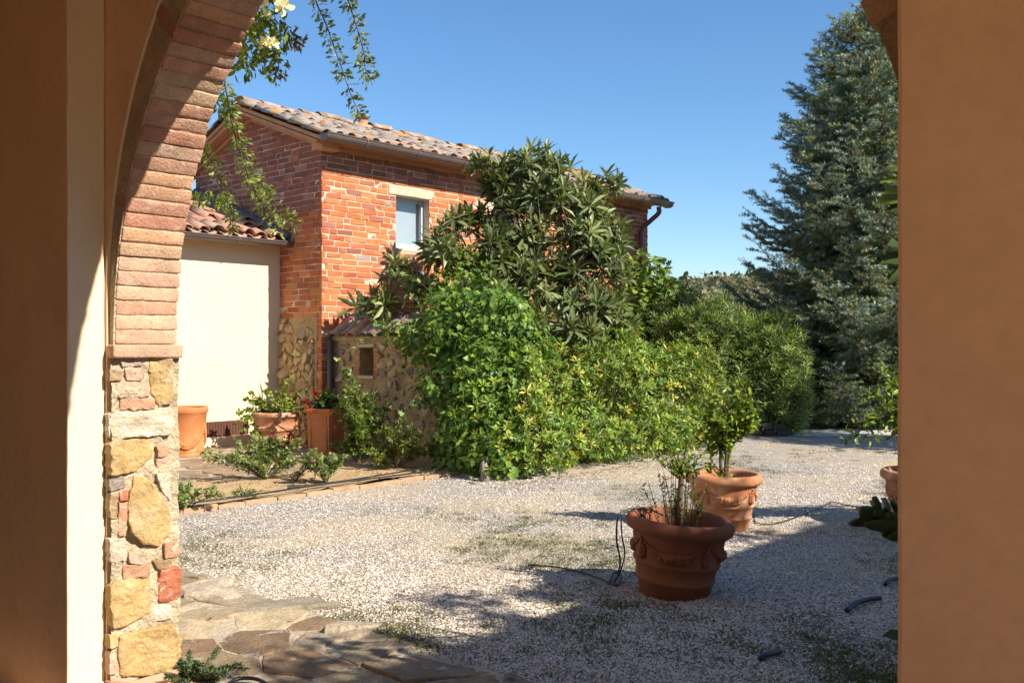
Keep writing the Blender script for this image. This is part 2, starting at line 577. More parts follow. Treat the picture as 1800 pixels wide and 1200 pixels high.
def uw(u, w): return W(u, w)[:2]
_o = [np.array([x, y, -.012]) for (x, y) in (900 * uw(-1, -1), 900 * uw(1, -1), 900 * uw(1, 1), 900 * uw(-1, 1))]
_i = [np.array([*uw(u, w), -.012]) for (u, w) in ((-3.3, -6.5), (2.05, -6.5), (2.05, 4.3), (-3.3, 4.3))]      # left open under the loggia, whose floor lies lower
tag(mesh('ground', _o + _i, [(0, 1, 5, 4), (1, 2, 6, 5), (2, 3, 7, 6), (3, 0, 4, 7)], M['field']), kind='structure')
sheet('bounce_terrace', [uw(-9, 4.4), uw(2.0, 4.4), uw(2.0, 16), uw(-9, 16)], -.004, M['floor_tile'])  # unseen terracotta sheet added to bounce warm sunlight into the loggia
sheet('gravel_courtyard', [uw(2.02, -7.46), uw(26, -7.46), uw(26, 16), uw(2.02, 16)], 0.0, M['gravel'])
sheet('concrete_path', [(4.1, 14.75), (9.0, 14.55), (9.0, 15.9), (4.1, 16.1)], 0.008, M['concrete'])

# planting bed with an uneven surface
r = rng(3)
us, ws = np.linspace(2.25, 8.19, 70), np.linspace(-8.85, -7.56, 22)
V = []
for i, u in enumerate(us):
    for j, w in enumerate(ws):
        V.append(W(u, w, .035 + .028 * mnoise.noise(Vector((u * 2.2, w * 2.2, 3))) + .014 * mnoise.noise(Vector((u * 9, w * 9, 1)))))
F = [(i * 22 + j, (i + 1) * 22 + j, (i + 1) * 22 + j + 1, i * 22 + j + 1) for i in range(69) for j in range(21)]
tag(mesh('planting_bed', V, F, M['bed'], smooth=True), kind='structure')

# brick edging of the bed
edge_o = thing('bed_edging', W(5, -7.5), 'low row of sandy bricks edging the planting bed beside gravel', 'edging')
u = 2.3
k = 0
while u < 7.25:
    L = r.uniform(.27, .34)
    V, F = rough_block(W(u + L / 2, -7.505 + r.normal(0, .008), -.006 + r.normal(0, .005)), norm(D1 + E1 * r.normal(0, .02)), E1, ZZ, L - .003, .075, .085, (6, 3, 3), .007, .009, k)
    mesh('brick', V, F, M['edging'], edge_o, smooth=False)
    u += L
    k += 1

# flagstone pavings: strip along the loggia and terrace before the annex
FLAGC = [(.33, .26, .18), (.36, .28, .18), (.34, .29, .22), (.42, .32, .19), (.33, .23, .15), (.40, .34, .26), (.46, .38, .26), (.30, .215, .14)]
def paving(name, rect, n, z, seed, st, size_gap, keep=None, label=None, rise=.005):
    rr = rng(seed)
    u0, u1, w0, w1 = rect
    base = mesh(name, [W(u0, w0, z), W(u1, w0, z), W(u1, w1, z), W(u0, w1, z)], [(0, 1, 2, 3)], M['joint'])
    tag(base, kind='structure')
    cells = voronoi(poisson(rect, n, rr, st), rect)
    cnt = 0
    for poly in cells:
        if poly is None: continue
        c = np.mean(poly, axis=0)
        if keep and not keep(c): continue
        R = roughen(poly, size_gap, .07, .007, rr, .10)
        V, F = stone(R, W(0, 0, z), D1, E1, ZZ, .03, rise + rr.uniform(0, .005), rr, .0007, insets=(.985, .5))
        V[:, 2] = np.maximum(V[:, 2], z - .03)
        o = mesh('flagstone', V, F, M['flag'], base, col=np.array(FLAGC[rr.integers(len(FLAGC))]) * rr.uniform(.8, 1.15) * np.array((.86, .82, .76)))
        cnt += 1
    return base
paving('stone_paving', (2.11, 3.02, -6.6, -.2), 58, .006, 11, 1.6, .007)
paving('stone_terrace', (3.2, 8.15, -11.97, -8.85), 80, .012, 12, 1.4, .012)
# loose flags running out over the gravel edge
rr = rng(21)
lo = thing('loose_flagstones', W(3.2, -4, 0), 'flat brown flagstones let into the gravel at the edge of the paving', 'flagstones')
for (px, py, s, c) in [(415, 1042, .30, 5), (345, 1030, .24, 5), (470, 1075, .42, 2), (590, 1100, .30, 5)]:
    p = on_ground(px, py)
    ang = np.sort(rr.uniform(0, 2 * math.pi, 7))
    ring = [np.array([math.cos(a) * s * rr.uniform(.75, 1.1), math.sin(a) * s * .62 * rr.uniform(.75, 1.1)]) for a in ang]
    R = roughen(ring, .01, .08, .006, rr, .3)
    V, F = stone(R, p + ZZ * .008, D1 * .4 + np.array([.8, -.2, 0]), norm(np.array([.2, .9, 0])), ZZ, .03, .016, rr, .002, insets=(.95, .5))
    mesh('flagstone', V, F, M['flag'], lo, col=np.array(FLAGC[c]) * rr.uniform(.85, 1.1))

# ---------------------------------------------------------------- hill behind
rr = rng(5)
nx, ny = 60, 24
V = []
for j in range(ny):
    for i in range(nx):
        X = -130 + 300 * i / (nx - 1)
        Y = 60 + 200 * j / (ny - 1)
        t = j / (ny - 1)
        h = 15.0 * math.sin(min(1, t * 1.3) * math.pi / 2) * (0.82 + .25 * math.sin(X * .018 - .3)) - .5
        V.append((X, Y, h + 1.2 * mnoise.noise(Vector((X * .05, Y * .05, 0)))))
F = [(j * nx + i, j * nx + i + 1, (j + 1) * nx + i + 1, (j + 1) * nx + i) for j in range(ny - 1) for i in range(nx - 1)]
tag(mesh('hill', V, F, M['field'], smooth=True), kind='structure')
HILLV = np.array(V).reshape(ny, nx, 3)

# ---------------------------------------------------------------- the loggia the picture is taken from
UI, UB, UO = 1.64, 1.80, 2.10
WL, WR = -3.937, -0.588
WC, RA = (WL + WR) / 2, (WR - WL) / 2
SPR = 1.45
LOG = thing('loggia', W(1.9, WC), 'cream plastered loggia wall, room side coloured for bounced light, with a round brick arch on stone jambs', 'loggia')
a = Acc()
TOPZ = 4.1
for k, (w0, w1, z0, z1, sg) in enumerate(((-6.4, WL - .052, -.2, TOPZ, (3, 22, 70)), (-.598, 4.2, -.2, TOPZ, (3, 34, 70)), (WL - .052, -.598, 3.34, TOPZ, (3, 10, 6)))):
    a.add(*rough_block(W((UI + UB - .002) / 2, (w0 + w1) / 2, (z0 + z1) / 2), D1, E1, ZZ, UB - .002 - UI, w1 - w0, z1 - z0, sg, .0022, .007, 700 + k, 7.0))
fw = a.build('inner_wall', M['plaster_in'], LOG, smooth=False)
fw.data.materials.append(M['plaster'])
for p in fw.data.polygons:       # the reveals of the opening stay cream, the room side gets the bounce-tinted ochre
    nrm = np.array(p.normal)
    if abs(np.dot(nrm, E1)) > .9:
        p.material_index = 1
# arch wall: plaster with a taller hole that leaves the brick ring showing
HC, HR = SPR + .19, RA + .04
a = Acc()
NS = 48
ang = np.linspace(math.pi, 0, NS + 1)
hole = [(WC - HR, 0.0), (WC - HR, HC)] + [(WC + HR * math.cos(t), HC + HR * math.sin(t)) for t in ang[1:-1]] + [(WC + HR, HC), (WC + HR, 0.0)]
for uu in (UB, UO):
    for i in range(1, len(hole) - 2):
        (w0, z0), (w1, z1) = hole[i], hole[i + 1]
        a.add([W(uu, w0, z0), W(uu, w1, z1), W(uu, w1, TOPZ), W(uu, w0, TOPZ)], [(0, 1, 2, 3)])
    a.add([W(uu, -6.4, 0), W(uu, WC - HR, 0), W(uu, WC - HR, TOPZ), W(uu, -6.4, TOPZ)], [(0, 1, 2, 3)])
    a.add([W(uu, WC + HR, 0), W(uu, 4.2, 0), W(uu, 4.2, TOPZ), W(uu, WC + HR, TOPZ)], [(0, 1, 2, 3)])
for i in range(len(hole) - 1):
    (w0, z0), (w1, z1) = hole[i], hole[i + 1]
    a.add([W(UB, w0, z0), W(UB, w1, z1), W(UO, w1, z1), W(UO, w0, z0)], [(0, 1, 2, 3)])
aw = a.build('arch_wall', M['plaster'], LOG)
aw.data.materials.append(M['plaster_in'])  # inner face takes the same bounce-tinted ochre
for p in aw.data.polygons:
    if abs(np.dot(np.array(p.center) + np.array(LOG.location), D1) - UB) < .001:
        p.material_index = 1
# mortar behind the arch bricks, set back from their faces
a = Acc()
for i in range(NS):
    q = []
    for t in (ang[i], ang[i + 1]):
        for uu in (UB + .012, UO - .01):
            q.append(W(uu, WC + (RA + .006) * math.cos(t), SPR + (RA + .006) * math.sin(t)))
    a.add([q[0], q[1], q[3], q[2]], [(0, 1, 2, 3)])
    q2 = []
    for t in (ang[i], ang[i + 1]):
        q2 += [W(UB + .012, WC + (RA + .006) * math.cos(t), SPR + (RA + .006) * math.sin(t)), W(UB + .012, WC + (RA + .26) * math.cos(t), SPR + (RA + .26) * math.sin(t))]
    a.add([q2[0], q2[1], q2[3], q2[2]], [(0, 1, 2, 3)])
a.build('arch_mortar', M['mortar'], LOG)
# arch bricks
rr = rng(31)
ARC = [(.60, .36, .24), (.55, .31, .21), (.61, .40, .25), (.50, .27, .18), (.62, .43, .28), (.57, .37, .26), (.48, .24, .16), (.59, .34, .20)]
nb = 84
for i in range(nb):
    t = math.pi - (i + .5) * math.pi / nb
    rad = np.array(E1 * math.cos(t) + ZZ * math.sin(t))
    tan = np.array(-E1 * math.sin(t) + ZZ * math.cos(t))
    proud = rr.normal(0, .0025)
    depth = .26
    c = W((UB + UO) / 2 + .008 + rr.normal(0, .002), WC, SPR) + rad * (RA + depth / 2 + proud)
    tilt = rr.normal(0, .008)
    V, F = rough_block(c, norm(D1 + tan * tilt), tan, rad, .282 + rr.uniform(-.012, .010), math.pi * RA / nb * rr.uniform(.90, .98), depth, (14, 5, 4), .0030, .0045, i, 26)
    mesh('brick', V, F, M['old_brick'], LOG, col=np.array(ARC[rr.integers(len(ARC))]) * rr.uniform(.82, 1.12), smooth=True)
# impost bricks
for (wc, sgn) in ((WL, 1), (WR, -1)):
    V, F = rough_block(W((UB + UO) / 2 + .008, wc - sgn * .075, SPR - .03), D1, ZZ, E1, .315, .058, .20, (9, 3, 5), .004, .006, 91 + sgn, 20)
    mesh('impost_brick', V, F, M['old_brick'], LOG, col=(.50, .32, .22), smooth=True)
# rubble jamb: hand-laid stones and bricks on the left, random rubble on the right
def jamb_mortar(wc, sgn, seed):
    V, F = [], []
    nu, nz = 22, 90
    for i in range(nz + 1):
        for j in range(nu + 1):
            z = (SPR - .06) * i / nz
            uu = UB + .004 + (UO - UB + .01) * j / nu
            d = .020 * mnoise.noise(Vector((uu * 14, z * 14, seed))) + .012 * mnoise.noise(Vector((uu * 40, z * 40, seed)))
            V.append(W(uu, wc + sgn * (d - .010), z))
    for i in range(nz):
        for j in range(nu):
            k = i * (nu + 1) + j
            F.append((k, k + 1, k + nu + 2, k + nu + 1))
    mesh('jamb_mortar', V, F, M['mortar'], LOG, smooth=True)
jamb_mortar(WL, 1, 2.0)
jamb_mortar(WR, -1, 5.0)
OCH, YEL, GRY, PAL, BRK, RED, PNK, BRN = (.47, .32, .135), (.50, .345, .15), (.33, .27, .23), (.57, .50, .40), (.48, .27, .17), (.46, .155, .09), (.50, .34, .25), (.37, .25, .14)
JS = [
 ([(212, 626), (248, 624), (250, 643), (214, 645)], GRY, .010), ([(221, 647), (252, 646), (252, 668), (222, 669)], PNK, .008),
 ([(206, 672), (263, 671), (262, 697), (207, 698)], PNK, .010), ([(213, 701), (270, 699), (270, 719), (214, 721)], BRK, .012),
 ([(262, 630), (299, 622), (303, 650), (303, 707), (279, 714), (268, 690), (263, 655)], YEL, .030), ([(193, 648), (212, 650), (214, 668), (193, 670)], BRN, .006),
 ([(193, 724), (245, 722), (302, 716), (304, 750), (298, 764), (240, 768), (194, 770)], PAL, .022),
 ([(194, 776), (230, 773), (266, 770), (268, 800), (240, 826), (195, 838)], OCH, .026), ([(275, 783), (297, 780), (297, 801), (277, 803)], BRK, .014),
 ([(273, 806), (298, 805), (297, 826), (275, 827)], PNK, .012), ([(194, 842), (219, 838), (220, 858), (195, 862)], GRY, .010),
 ([(237, 836), (262, 843), (282, 868), (302, 903), (298, 935), (280, 958), (250, 955), (226, 930), (224, 880)], OCH, .040),
 ([(272, 832), (300, 832), (303, 880), (290, 872)], PAL, .014),
 ([(211, 863), (226, 861), (227, 878), (213, 879)], RED, .010), ([(208, 884), (225, 882), (224, 938), (209, 942)], BRK, .014), ([(194, 868), (207, 868), (206, 910), (194, 912)], BRN, .008),
 ([(194, 945), (222, 946), (222, 985), (194, 988)], PAL, .012),
 ([(227, 970), (265, 968), (266, 989), (229, 991)], PNK, .014), ([(286, 955), (312, 950), (321, 965), (314, 980), (289, 981)], BRK, .026), ([(270, 984), (300, 982), (302, 996), (276, 999)], BRN, .012),
 ([(217, 994), (262, 991), (262, 1014), (219, 1018)], BRK, .014), ([(195, 1024), (264, 1010), (267, 1074), (240, 1090), (195, 1106)], OCH, .030),
 ([(277, 1000), (316, 995), (316, 1055), (281, 1060)], RED, .036), ([(270, 1066), (300, 1062), (302, 1086), (272, 1092)], PAL, .010),
 ([(210, 1116), (250, 1106), (300, 1094), (317, 1118), (316, 1163), (300, 1178), (255, 1188), (213, 1190), (207, 1150)], YEL, .048),
 ([(193, 1116), (206, 1114), (206, 1136), (193, 1140)], OCH, .016), ([(193, 1148), (204, 1146), (206, 1182), (193, 1186)], PNK, .014),
 ([(272, 1200), (304, 1180), (322, 1200), (322, 1235), (270, 1240)], YEL, .034), ([(194, 1196), (262, 1196), (262, 1238), (194, 1240)], BRK, .022)]
rr = rng(41)
for i, (pl, c, bl) in enumerate(JS):
    ring = []
    for (x, y) in pl:
        p = at_w(x, y, WL)
        ring.append((np.dot(p, D1), p[2]))
    R = roughen(ring, -.001, .018, .0022, rr, .16)
    V, F = stone(R, W(0, WL - .004), D1, ZZ, E1, .06, bl * .30, rr, .0036, insets=(.985, .93, .8, .62, .42, .2))
    nm = 'jamb_brick' if c in (BRK, RED, PNK) else 'jamb_stone'
    o = mesh(nm, V, F, M['old_brick'] if nm == 'jamb_brick' else M['rubble'], LOG, col=np.array(c) * rr.uniform(.92, 1.08))
rect = (UB + .005, UO, 0, SPR - .07)
for poly in voronoi(poisson(rect, 26, rr, 1.5), rect):
    if poly is None: continue
    R = roughen(poly, .01, .03, .003, rr)
    V, F = stone(R, W(0, WR + .006), D1, ZZ, -E1, .06, .015, rr, .003, insets=(.93, .6))
    mesh('jamb_stone', V, F, M['rubble'], LOG, col=np.array([OCH, YEL, GRY, PAL, BRN][rr.integers(5)]))
# the room behind: floor, walls with a second opening, beamed ceiling, tiled roof
a = Acc(); a.add(*ubox(-3.2, UI - .002, -6.4, 4.2, -.3, -.14)); a.add(*ubox(UI, UO - .02, WL + .03, WR - .03, -.3, .011)); a.build('floor', M['floor_tile'], LOG)
a = Acc()
for bx in ((-3.45, -3.2, -6.4, 1.2, -.2, TOPZ), (-3.45, -3.2, 3.6, 4.2, -.2, TOPZ), (-3.45, -3.2, 1.2, 3.6, 2.7, TOPZ), (-3.45, UI - .002, -6.65, -6.402, -.2, TOPZ), (-3.45, -2.8, 4.202, 4.45, -.2, TOPZ), (-.55, -.25, 4.202, 4.45, -.2, TOPZ), (1.3, UI - .002, 4.202, 4.45, -.2, TOPZ), (-2.8, -.55, 4.202, 4.45, 2.95, TOPZ), (-.25, 1.3, 4.202, 4.45, 2.95, TOPZ)):
    a.add(*ubox(*bx))
a.build('room_wall', M['plaster_in'], LOG)
a = Acc(); a.add(*ubox(-3.4, UI - .003, -6.38, 4.18, 3.62, 3.7)); a.build('ceiling', M['ceil'], LOG)
for k in range(9):
    V, F = ubox(-3.18, UI - .004, -6.0 + k * 1.2, -5.86 + k * 1.2, 3.44, 3.618)
    mesh('beam', V, F, M['wood'], LOG)
V, F = ubox(-3.4, UO - .004, -6.38, 4.18, TOPZ + .002, 7.1); up = mesh('sky_blocking_storey', V, F, M['plaster'], LOG)  # unseen storey added to block sky and deepen the gravel's shade
for wq in (-5.0, -1.9, 1.4):
    V, F = ubox(UO - .02, UO + .02, wq, wq + 1.0, 5.0, 6.3); wo = mesh('shutter', V, F, M['wood'], up)
V, F = box(W(-.65, -1.1, 7.5), norm(D1 - .22 * ZZ), E1, norm(ZZ + .22 * D1), 6.1, 11.2, .14)
mesh('roof', V, F, M['cornice'], LOG)

# side wing of the house to the right of the loggia (throws the long shade over the gravel)
WING = thing('side_wing', W(8, 4), 'plain cream wing of the house to the right of the loggia', 'building')
V, F = ubox(2.12, 13.5, 2.42, 6.6, 0, 4.08); mesh('wall', V, F, M['plaster'], WING)
V, F = box(W(7.8, 3.35, 4.58), D1, norm(E1 + .30 * ZZ), norm(ZZ - .30 * E1), 11.7, 2.65, .12); mesh('roof', V, F, M['cornice'], WING)
V, F = box(W(7.8, 5.72, 4.60), D1, norm(E1 - .30 * ZZ), norm(ZZ + .30 * E1), 11.7, 2.3, .12); mesh('roof', V, F, M['cornice'], WING)
for uu in (4.5, 7.2, 10.4):
    wv, wf = ubox(uu, uu + .9, 2.395, 2.43, 1.0, 2.3)
    wo = mesh('window', wv, wf, M['frame'], WING)
    mesh('pane', *ubox(uu + .07, uu + .83, 2.385, 2.392, 1.07, 2.23), M['glass'], wo)

# ---------------------------------------------------------------- brick farmhouse
HU0, HU1, HW0, HW1 = 8.03, 16.18, -10.95, -14.43
EAVE_W, EAVE_Z = -10.60, 4.33
RDG_W, RDG_Z = -12.69, 5.10
RU0, RU1 = 7.77, 16.42
SLOPE = (RDG_Z - EAVE_Z) / (EAVE_W - RDG_W)
def roof_z(w): return RDG_Z - abs(w - RDG_W) * SLOPE
HOUSE = thing('brick_farmhouse', W(12, -12.7), 'old red brick farmhouse with lichen-covered tile roof and small windows', 'house')
WIN = [(1.37, 2.06, 2.92, 3.72), (3.48, 4.17, 2.92, 3.72), (6.66, 7.32, 2.92, 3.66)]
a = Acc()
ZT = roof_z(HW0) - .07
prev = 0
TL = HU1 - HU0
for (t0, t1, z0, z1) in WIN:
    a.add(*ubox(HU0 + prev, HU0 + t0, HW0 - .3, HW0, 0, ZT))
    a.add(*ubox(HU0 + t0, HU0 + t1, HW0 - .3, HW0, 0, z0))
    a.add(*ubox(HU0 + t0, HU0 + t1, HW0 - .3, HW0, z1, ZT))
    prev = t1
a.add(*ubox(HU0 + prev, HU1, HW0 - .3, HW0, 0, ZT))
for (ua, ub) in ((HU0, HU0 + .3), (HU1 - .3, HU1)):
    prof = [(HW0 - .3, 0), (HW0 - .3, roof_z(HW0 - .3) - .07), (RDG_W, RDG_Z - .07), (HW1, roof_z(HW1) - .07), (HW1, 0)]
    V = [W(uu, w, z) for uu in (ua, ub) for (w, z) in prof]
    F = [(0, 1, 2, 3, 4), (9, 8, 7, 6, 5)] + [(i, (i + 1) % 5, 5 + (i + 1) % 5, 5 + i) for i in range(5)]
    a.add(V, F)
a.add(*ubox(HU0 + .3, HU1 - .3, HW1, HW1 + .3, 0, roof_z(HW1) - .07))
a.build('mortar_wall', M['house_mortar'], HOUSE)
# bricks
rr = rng(51)
CH = .0855
bricks = []            # (size key, V, F, colour)
OR = [(.49, .155, .055), (.46, .135, .05), (.51, .18, .065), (.40, .115, .05), (.52, .20, .085), (.44, .155, .07)]
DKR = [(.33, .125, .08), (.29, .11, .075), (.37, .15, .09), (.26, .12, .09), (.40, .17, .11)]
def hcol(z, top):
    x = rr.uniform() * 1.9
    if z > top:  # eave and gable shade put into the colour of the upper courses
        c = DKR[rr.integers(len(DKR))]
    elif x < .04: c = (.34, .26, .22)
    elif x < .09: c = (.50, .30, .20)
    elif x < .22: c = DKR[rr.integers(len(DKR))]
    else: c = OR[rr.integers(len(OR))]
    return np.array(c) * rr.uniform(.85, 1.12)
def course(z, s0, s1, place, blocked, top):
    s = s0 - rr.uniform(0, .26)
    while s < s1:
        L = .272 if rr.uniform() < .8 else .135
        L *= rr.uniform(.95, 1.05)
        A, B = max(s, s0), min(s + L - .010, s1)
        s += L
        if B - A < .05: continue
        for (b0, b1) in blocked:
            if B > b0 and A < b1:
                if A < b0 and b0 - A > .05: B = b0
                elif B > b1 and B - b1 > .05: A = b1
                else: A = B
        if B - A < .045: continue
        place((A + B) / 2, z, B - A, hcol(z, top))
LINT = [(t0 - .16, t1 + .06, z1, z1 + .155) for (t0, t1, z0, z1) in WIN]
def front(s, z, L, c):
    p = W(HU0 + s, HW0 + .007 + rr.normal(0, .002), z)
    V, F = face_brick(p, D1, ZZ, E1, L, CH - .009 + rr.normal(0, .0015), .06, rr)
    bricks.append((np.linalg.norm(p) * (1 if z > 1.7 else 3) + (4 if s > 2.2 and z < 3.3 else 0), V, F, c))
nc = int((ZT - .02) / CH)
for i in range(nc):
    z = .03 + (i + .5) * CH
    bl = [(t0 - .005, t1 + .005) for (t0, t1, z0, z1) in WIN if z0 - .03 < z < z1 + .02] + [(l0, l1) for (l0, l1, z0, z1) in LINT if z0 - .02 < z < z1 + .03]
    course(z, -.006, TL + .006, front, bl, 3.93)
def gable(s, z, L, c):
    p = W(HU0 - .007 + rr.normal(0, .002), HW0 - s, z)
    V, F = face_brick(p, E1, ZZ, -D1, L, CH - .009 + rr.normal(0, .0015), .06, rr)
    bricks.append((np.linalg.norm(p) * 1.05 * (1 if s < 3 and z > 1.2 else 3), V, F, c))
GABLE_R = []
for i in range(int((RDG_Z - .15) / CH)):
    z = .03 + (i + .5) * CH
    run = (RDG_Z - .16 - z) / SLOPE
    c0 = HW0 - RDG_W
    s0, s1 = max(0.0, c0 - run), min(HW0 - HW1, c0 + run)
    if s1 - s0 < .15: continue
    if z < 1.86:
        q = .14 + .10 * (i % 2) + (.25 if z > 1.68 else 0) + (.2 if z > 1.78 else 0)
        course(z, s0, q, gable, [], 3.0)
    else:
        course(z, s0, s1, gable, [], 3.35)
bricks.sort(key=lambda t: t[0])
for (_, V, F, c) in bricks[:300]:
    mesh('brick', V, F, M['house_brick'], HOUSE, col=c)
a = Acc()
for (_, V, F, c) in bricks[300:]:
    a.add(V, F, c)
a.build('brickwork', M['house_brick'], HOUSE, kind='stuff')
# rubble base of the gable
rect = (.16, 3.4, 0, 1.84)
for poly in voronoi(poisson(rect, 300, rr, 1.4), rect):
    if poly is None: continue
    c = np.mean(poly, 0)
    if c[1] > 1.66 and c[0] < .72: continue
    R = roughen(poly, .004 + rr.uniform(0, .02), .04, .006, rr, .3)
    V, F = stone(R, W(HU0 - .024, HW0), -E1, ZZ, -D1, .06, .014 + rr.uniform(0, .026), rr, .006, insets=(.9, .5))
    cc = [(.52, .37, .18), (.48, .32, .15), (.46, .33, .18), (.42, .32, .20), (.56, .42, .22), (.46, .27, .13)][rr.integers(6)]
    if c[0] < 1.3:
        mesh('rubble_stone', V, F, M['rubble'], HOUSE, col=np.array(cc) * rr.uniform(.85, 1.1))
V, F = [], []
for i in range(31):
    for j in range(21):
        s, z = .1 + 3.3 * i / 30, 1.84 * j / 20
        V.append(W(HU0 - .012 - .012 * mnoise.noise(Vector((s * 9, z * 9, 4))), HW0 - s, z))
F = [(i * 21 + j, i * 21 + j + 1, (i + 1) * 21 + j + 1, (i + 1) * 21 + j) for i in range(30) for j in range(20)]
mesh('rubble_mortar', V, F, M['wall_mortar'], HOUSE, smooth=True)
# windows
for wi, ((t0, t1, z0, z1), (l0, l1, lz0, lz1)) in enumerate(zip(WIN, LINT)):
    V, F = rough_block(W(HU0 + (l0 + l1) / 2, HW0 - .08, (lz0 + lz1) / 2), D1, ZZ, E1, l1 - l0 - .02, lz1 - lz0 - .015, .20, (10, 3, 3), .006, .012, 200 + wi)
    mesh('lintel', V, F, M['lintel'], HOUSE)
    fr = Acc(); wq = HW0 - .16; ft = .05
    for bx in ((t0, t0 + ft, z0, z1), (t1 - ft, t1, z0, z1), (t0 + ft, t1 - ft, z1 - ft, z1), (t0 + ft, t1 - ft, z0, z0 + .09)):
        fr.add(*ubox(HU0 + bx[0], HU0 + bx[1], wq - .03, wq + .03, bx[2], bx[3]))
    wo = fr.build('window', M['frame'], HOUSE)
    mesh('pane', *ubox(HU0 + t0 + ft, HU0 + t1 - ft, wq - .004, wq + .004, z0 + .09, z1 - ft), M['glass'], wo)
    mesh('blind', *ubox(HU0 + t0 + .01, HU0 + t1 - .01, wq - .10, wq - .08, z0 + .02, z1 - .02), M['blind'], wo)
    V, F = rough_block(W(HU0 + (t0 + t1) / 2, HW0 - .10, z0 - .02), D1, ZZ, E1, t1 - t0 + .04, .05, .22, (6, 2, 3), .004, .01, 230 + wi)
    mesh('sill', V, F, M['lintel'], HOUSE)
# roof deck, cornice, tiles
sl = norm(E1 - SLOPE * ZZ)           # down the near slope
sn = norm(ZZ + SLOPE * E1)
sl2 = norm(-E1 - SLOPE * ZZ)
sn2 = norm(ZZ - SLOPE * E1)
LS = math.hypot(EAVE_W - RDG_W, RDG_Z - EAVE_Z)
a = Acc()
a.add(*box(W((RU0 + RU1) / 2, RDG_W, RDG_Z) + sl * (LS / 2) - sn * .05, D1, sl, sn, RU1 - RU0, LS, .05))
a.add(*box(W((RU0 + RU1) / 2, RDG_W, RDG_Z) + sl2 * (LS / 2) - sn2 * .05, D1, sl2, sn2, RU1 - RU0, LS, .05))
a.build('roof_deck', M['cornice'], HOUSE)
for k, (dz, dw) in enumerate(((.20, .085), (.14, .16))):      # stepped brick courses under eave and verge
    s = 0
    V, F = ubox(RU0 + .12, HU1 + .02, HW0 - .05, HW0 + dw, ZT - dz + .035, ZT - dz + .095 + (.02 if k else 0))
    mesh('cornice', V, F, M['cornice'], HOUSE)
    for (sg, sv, nv) in ((1, sl, sn), (-1, sl2, sn2)):
        V, F = box(W(HU0 - (.02 + .09 * k) / 1, RDG_W, RDG_Z) + sv * (LS * .47) - nv * (.18 - .065 * k), D1, sv, nv, .10 + .14 * k, LS * .94, .046)
        mesh('verge_course', V, F, M['cornice'], HOUSE)
V, F = rough_block(W(HU0 + .02, HW0 + .06, ZT - .10), D1, E1, ZZ, .32, .26, .22, (5, 4, 4), .008, .02, 300)
mesh('corner_corbel', V, F, M['cornice'], HOUSE)

def tile_mesh(name, L, r0, r1, th, seg, mat, col, seed):
    """half-round clay tile, x across, y down the slope, z up; wide end at the top"""
    q = rng(seed)
    V, F = [], []
    for yy, rad in ((0, r0), (L, r1)):
        for rr_, in ((rad,), (rad - th,)):
            for i in range(seg + 1):
                an = math.pi * i / seg
                V.append((rr_ * math.cos(an), yy, rr_ * .78 * math.sin(an)))
    n = seg + 1
    for i in range(seg):
        F.append((i, i + 1, 2 * n + i + 1, 2 * n + i))
        F.append((n + i, 3 * n + i, 3 * n + i + 1, n + i + 1))
        F.append((i, n + i, n + i + 1, i + 1))
        F.append((2 * n + i, 2 * n + i + 1, 3 * n + i + 1, 3 * n + i))
    F.append((0, 2 * n, 3 * n, n)); F.append((seg, n + seg, 3 * n + seg, 2 * n + seg))
    V = np.array(V) + q.normal(0, .0035, (len(V), 3))
    me = bpy.data.meshes.new(name)
    me.from_pydata([tuple(v) for v in V], [], F)
    at = me.color_attributes.new('Col', 'FLOAT_COLOR', 'POINT')
    for d in at.data: d.color = (*col, 1)
    me.materials.append(mat)
    for p in me.polygons: p.use_smooth = True
    return me, V, F

from mathutils import Matrix
def put(name, me, parent, pos, ax, ay, az):
    o = bpy.data.objects.new(name, me)
    COL.objects.link(o)
    o.parent = parent
    Mx = Matrix(((ax[0], ay[0], az[0]), (ax[1], ay[1], az[1]), (ax[2], ay[2], az[2])))
    o.rotation_euler = Mx.to_euler()
    o.location = [float(v) for v in (pos - origin_of(parent))]
    return o

TCOL = [(.26, .21, .17), (.29, .19, .135), (.24, .21, .185), (.31, .23, .165), (.27, .235, .20)]
TM = [tile_mesh('cover_tile', .47, .108, .088, .016, 6, M['tile'], TCOL[i % 5], 400 + i) for i in range(10)]
PITCH, EXPO = .222, .345
def cover(pos, sv, nv, ax, rr, jit=1.0):
    yv = norm(sv + nv * (.05 + rr.normal(0, .03) * jit) + ax * rr.normal(0, .035) * jit)
    xv = norm(np.cross(yv, nv)); zv = np.cross(xv, yv)
    return xv, yv, zv
rr = rng(61)
ncol = int((RU1 - RU0) / PITCH) + 1
back = Acc()
for i in range(ncol):
    uu = RU0 + .06 + i * (RU1 - RU0 - .12) / (ncol - 1)
    for j in range(6):
        d = .03 + j * EXPO
        pos = W(uu + rr.normal(0, .008), RDG_W, RDG_Z) + sl * (d + rr.normal(0, .012)) + sn * (.012 + rr.normal(0, .006))
        xv, yv, zv = cover(pos, sl, sn, D1, rr)
        put('roof_tile', TM[rr.integers(10)][0], HOUSE, pos, xv, yv, zv)
        pos = W(uu, RDG_W, RDG_Z) + sl2 * d + sn2 * .012
        xv, yv, zv = cover(pos, sl2, sn2, D1, rr)
        me, TV, TF = TM[rr.integers(10)]
        back.add(pos + TV[:, :1] * xv + TV[:, 1:2] * yv + TV[:, 2:] * zv, TF, TCOL[rr.integers(5)])
back.build('rear_tiles', M['tile'], HOUSE, kind='stuff', smooth=True)
pans = Acc()
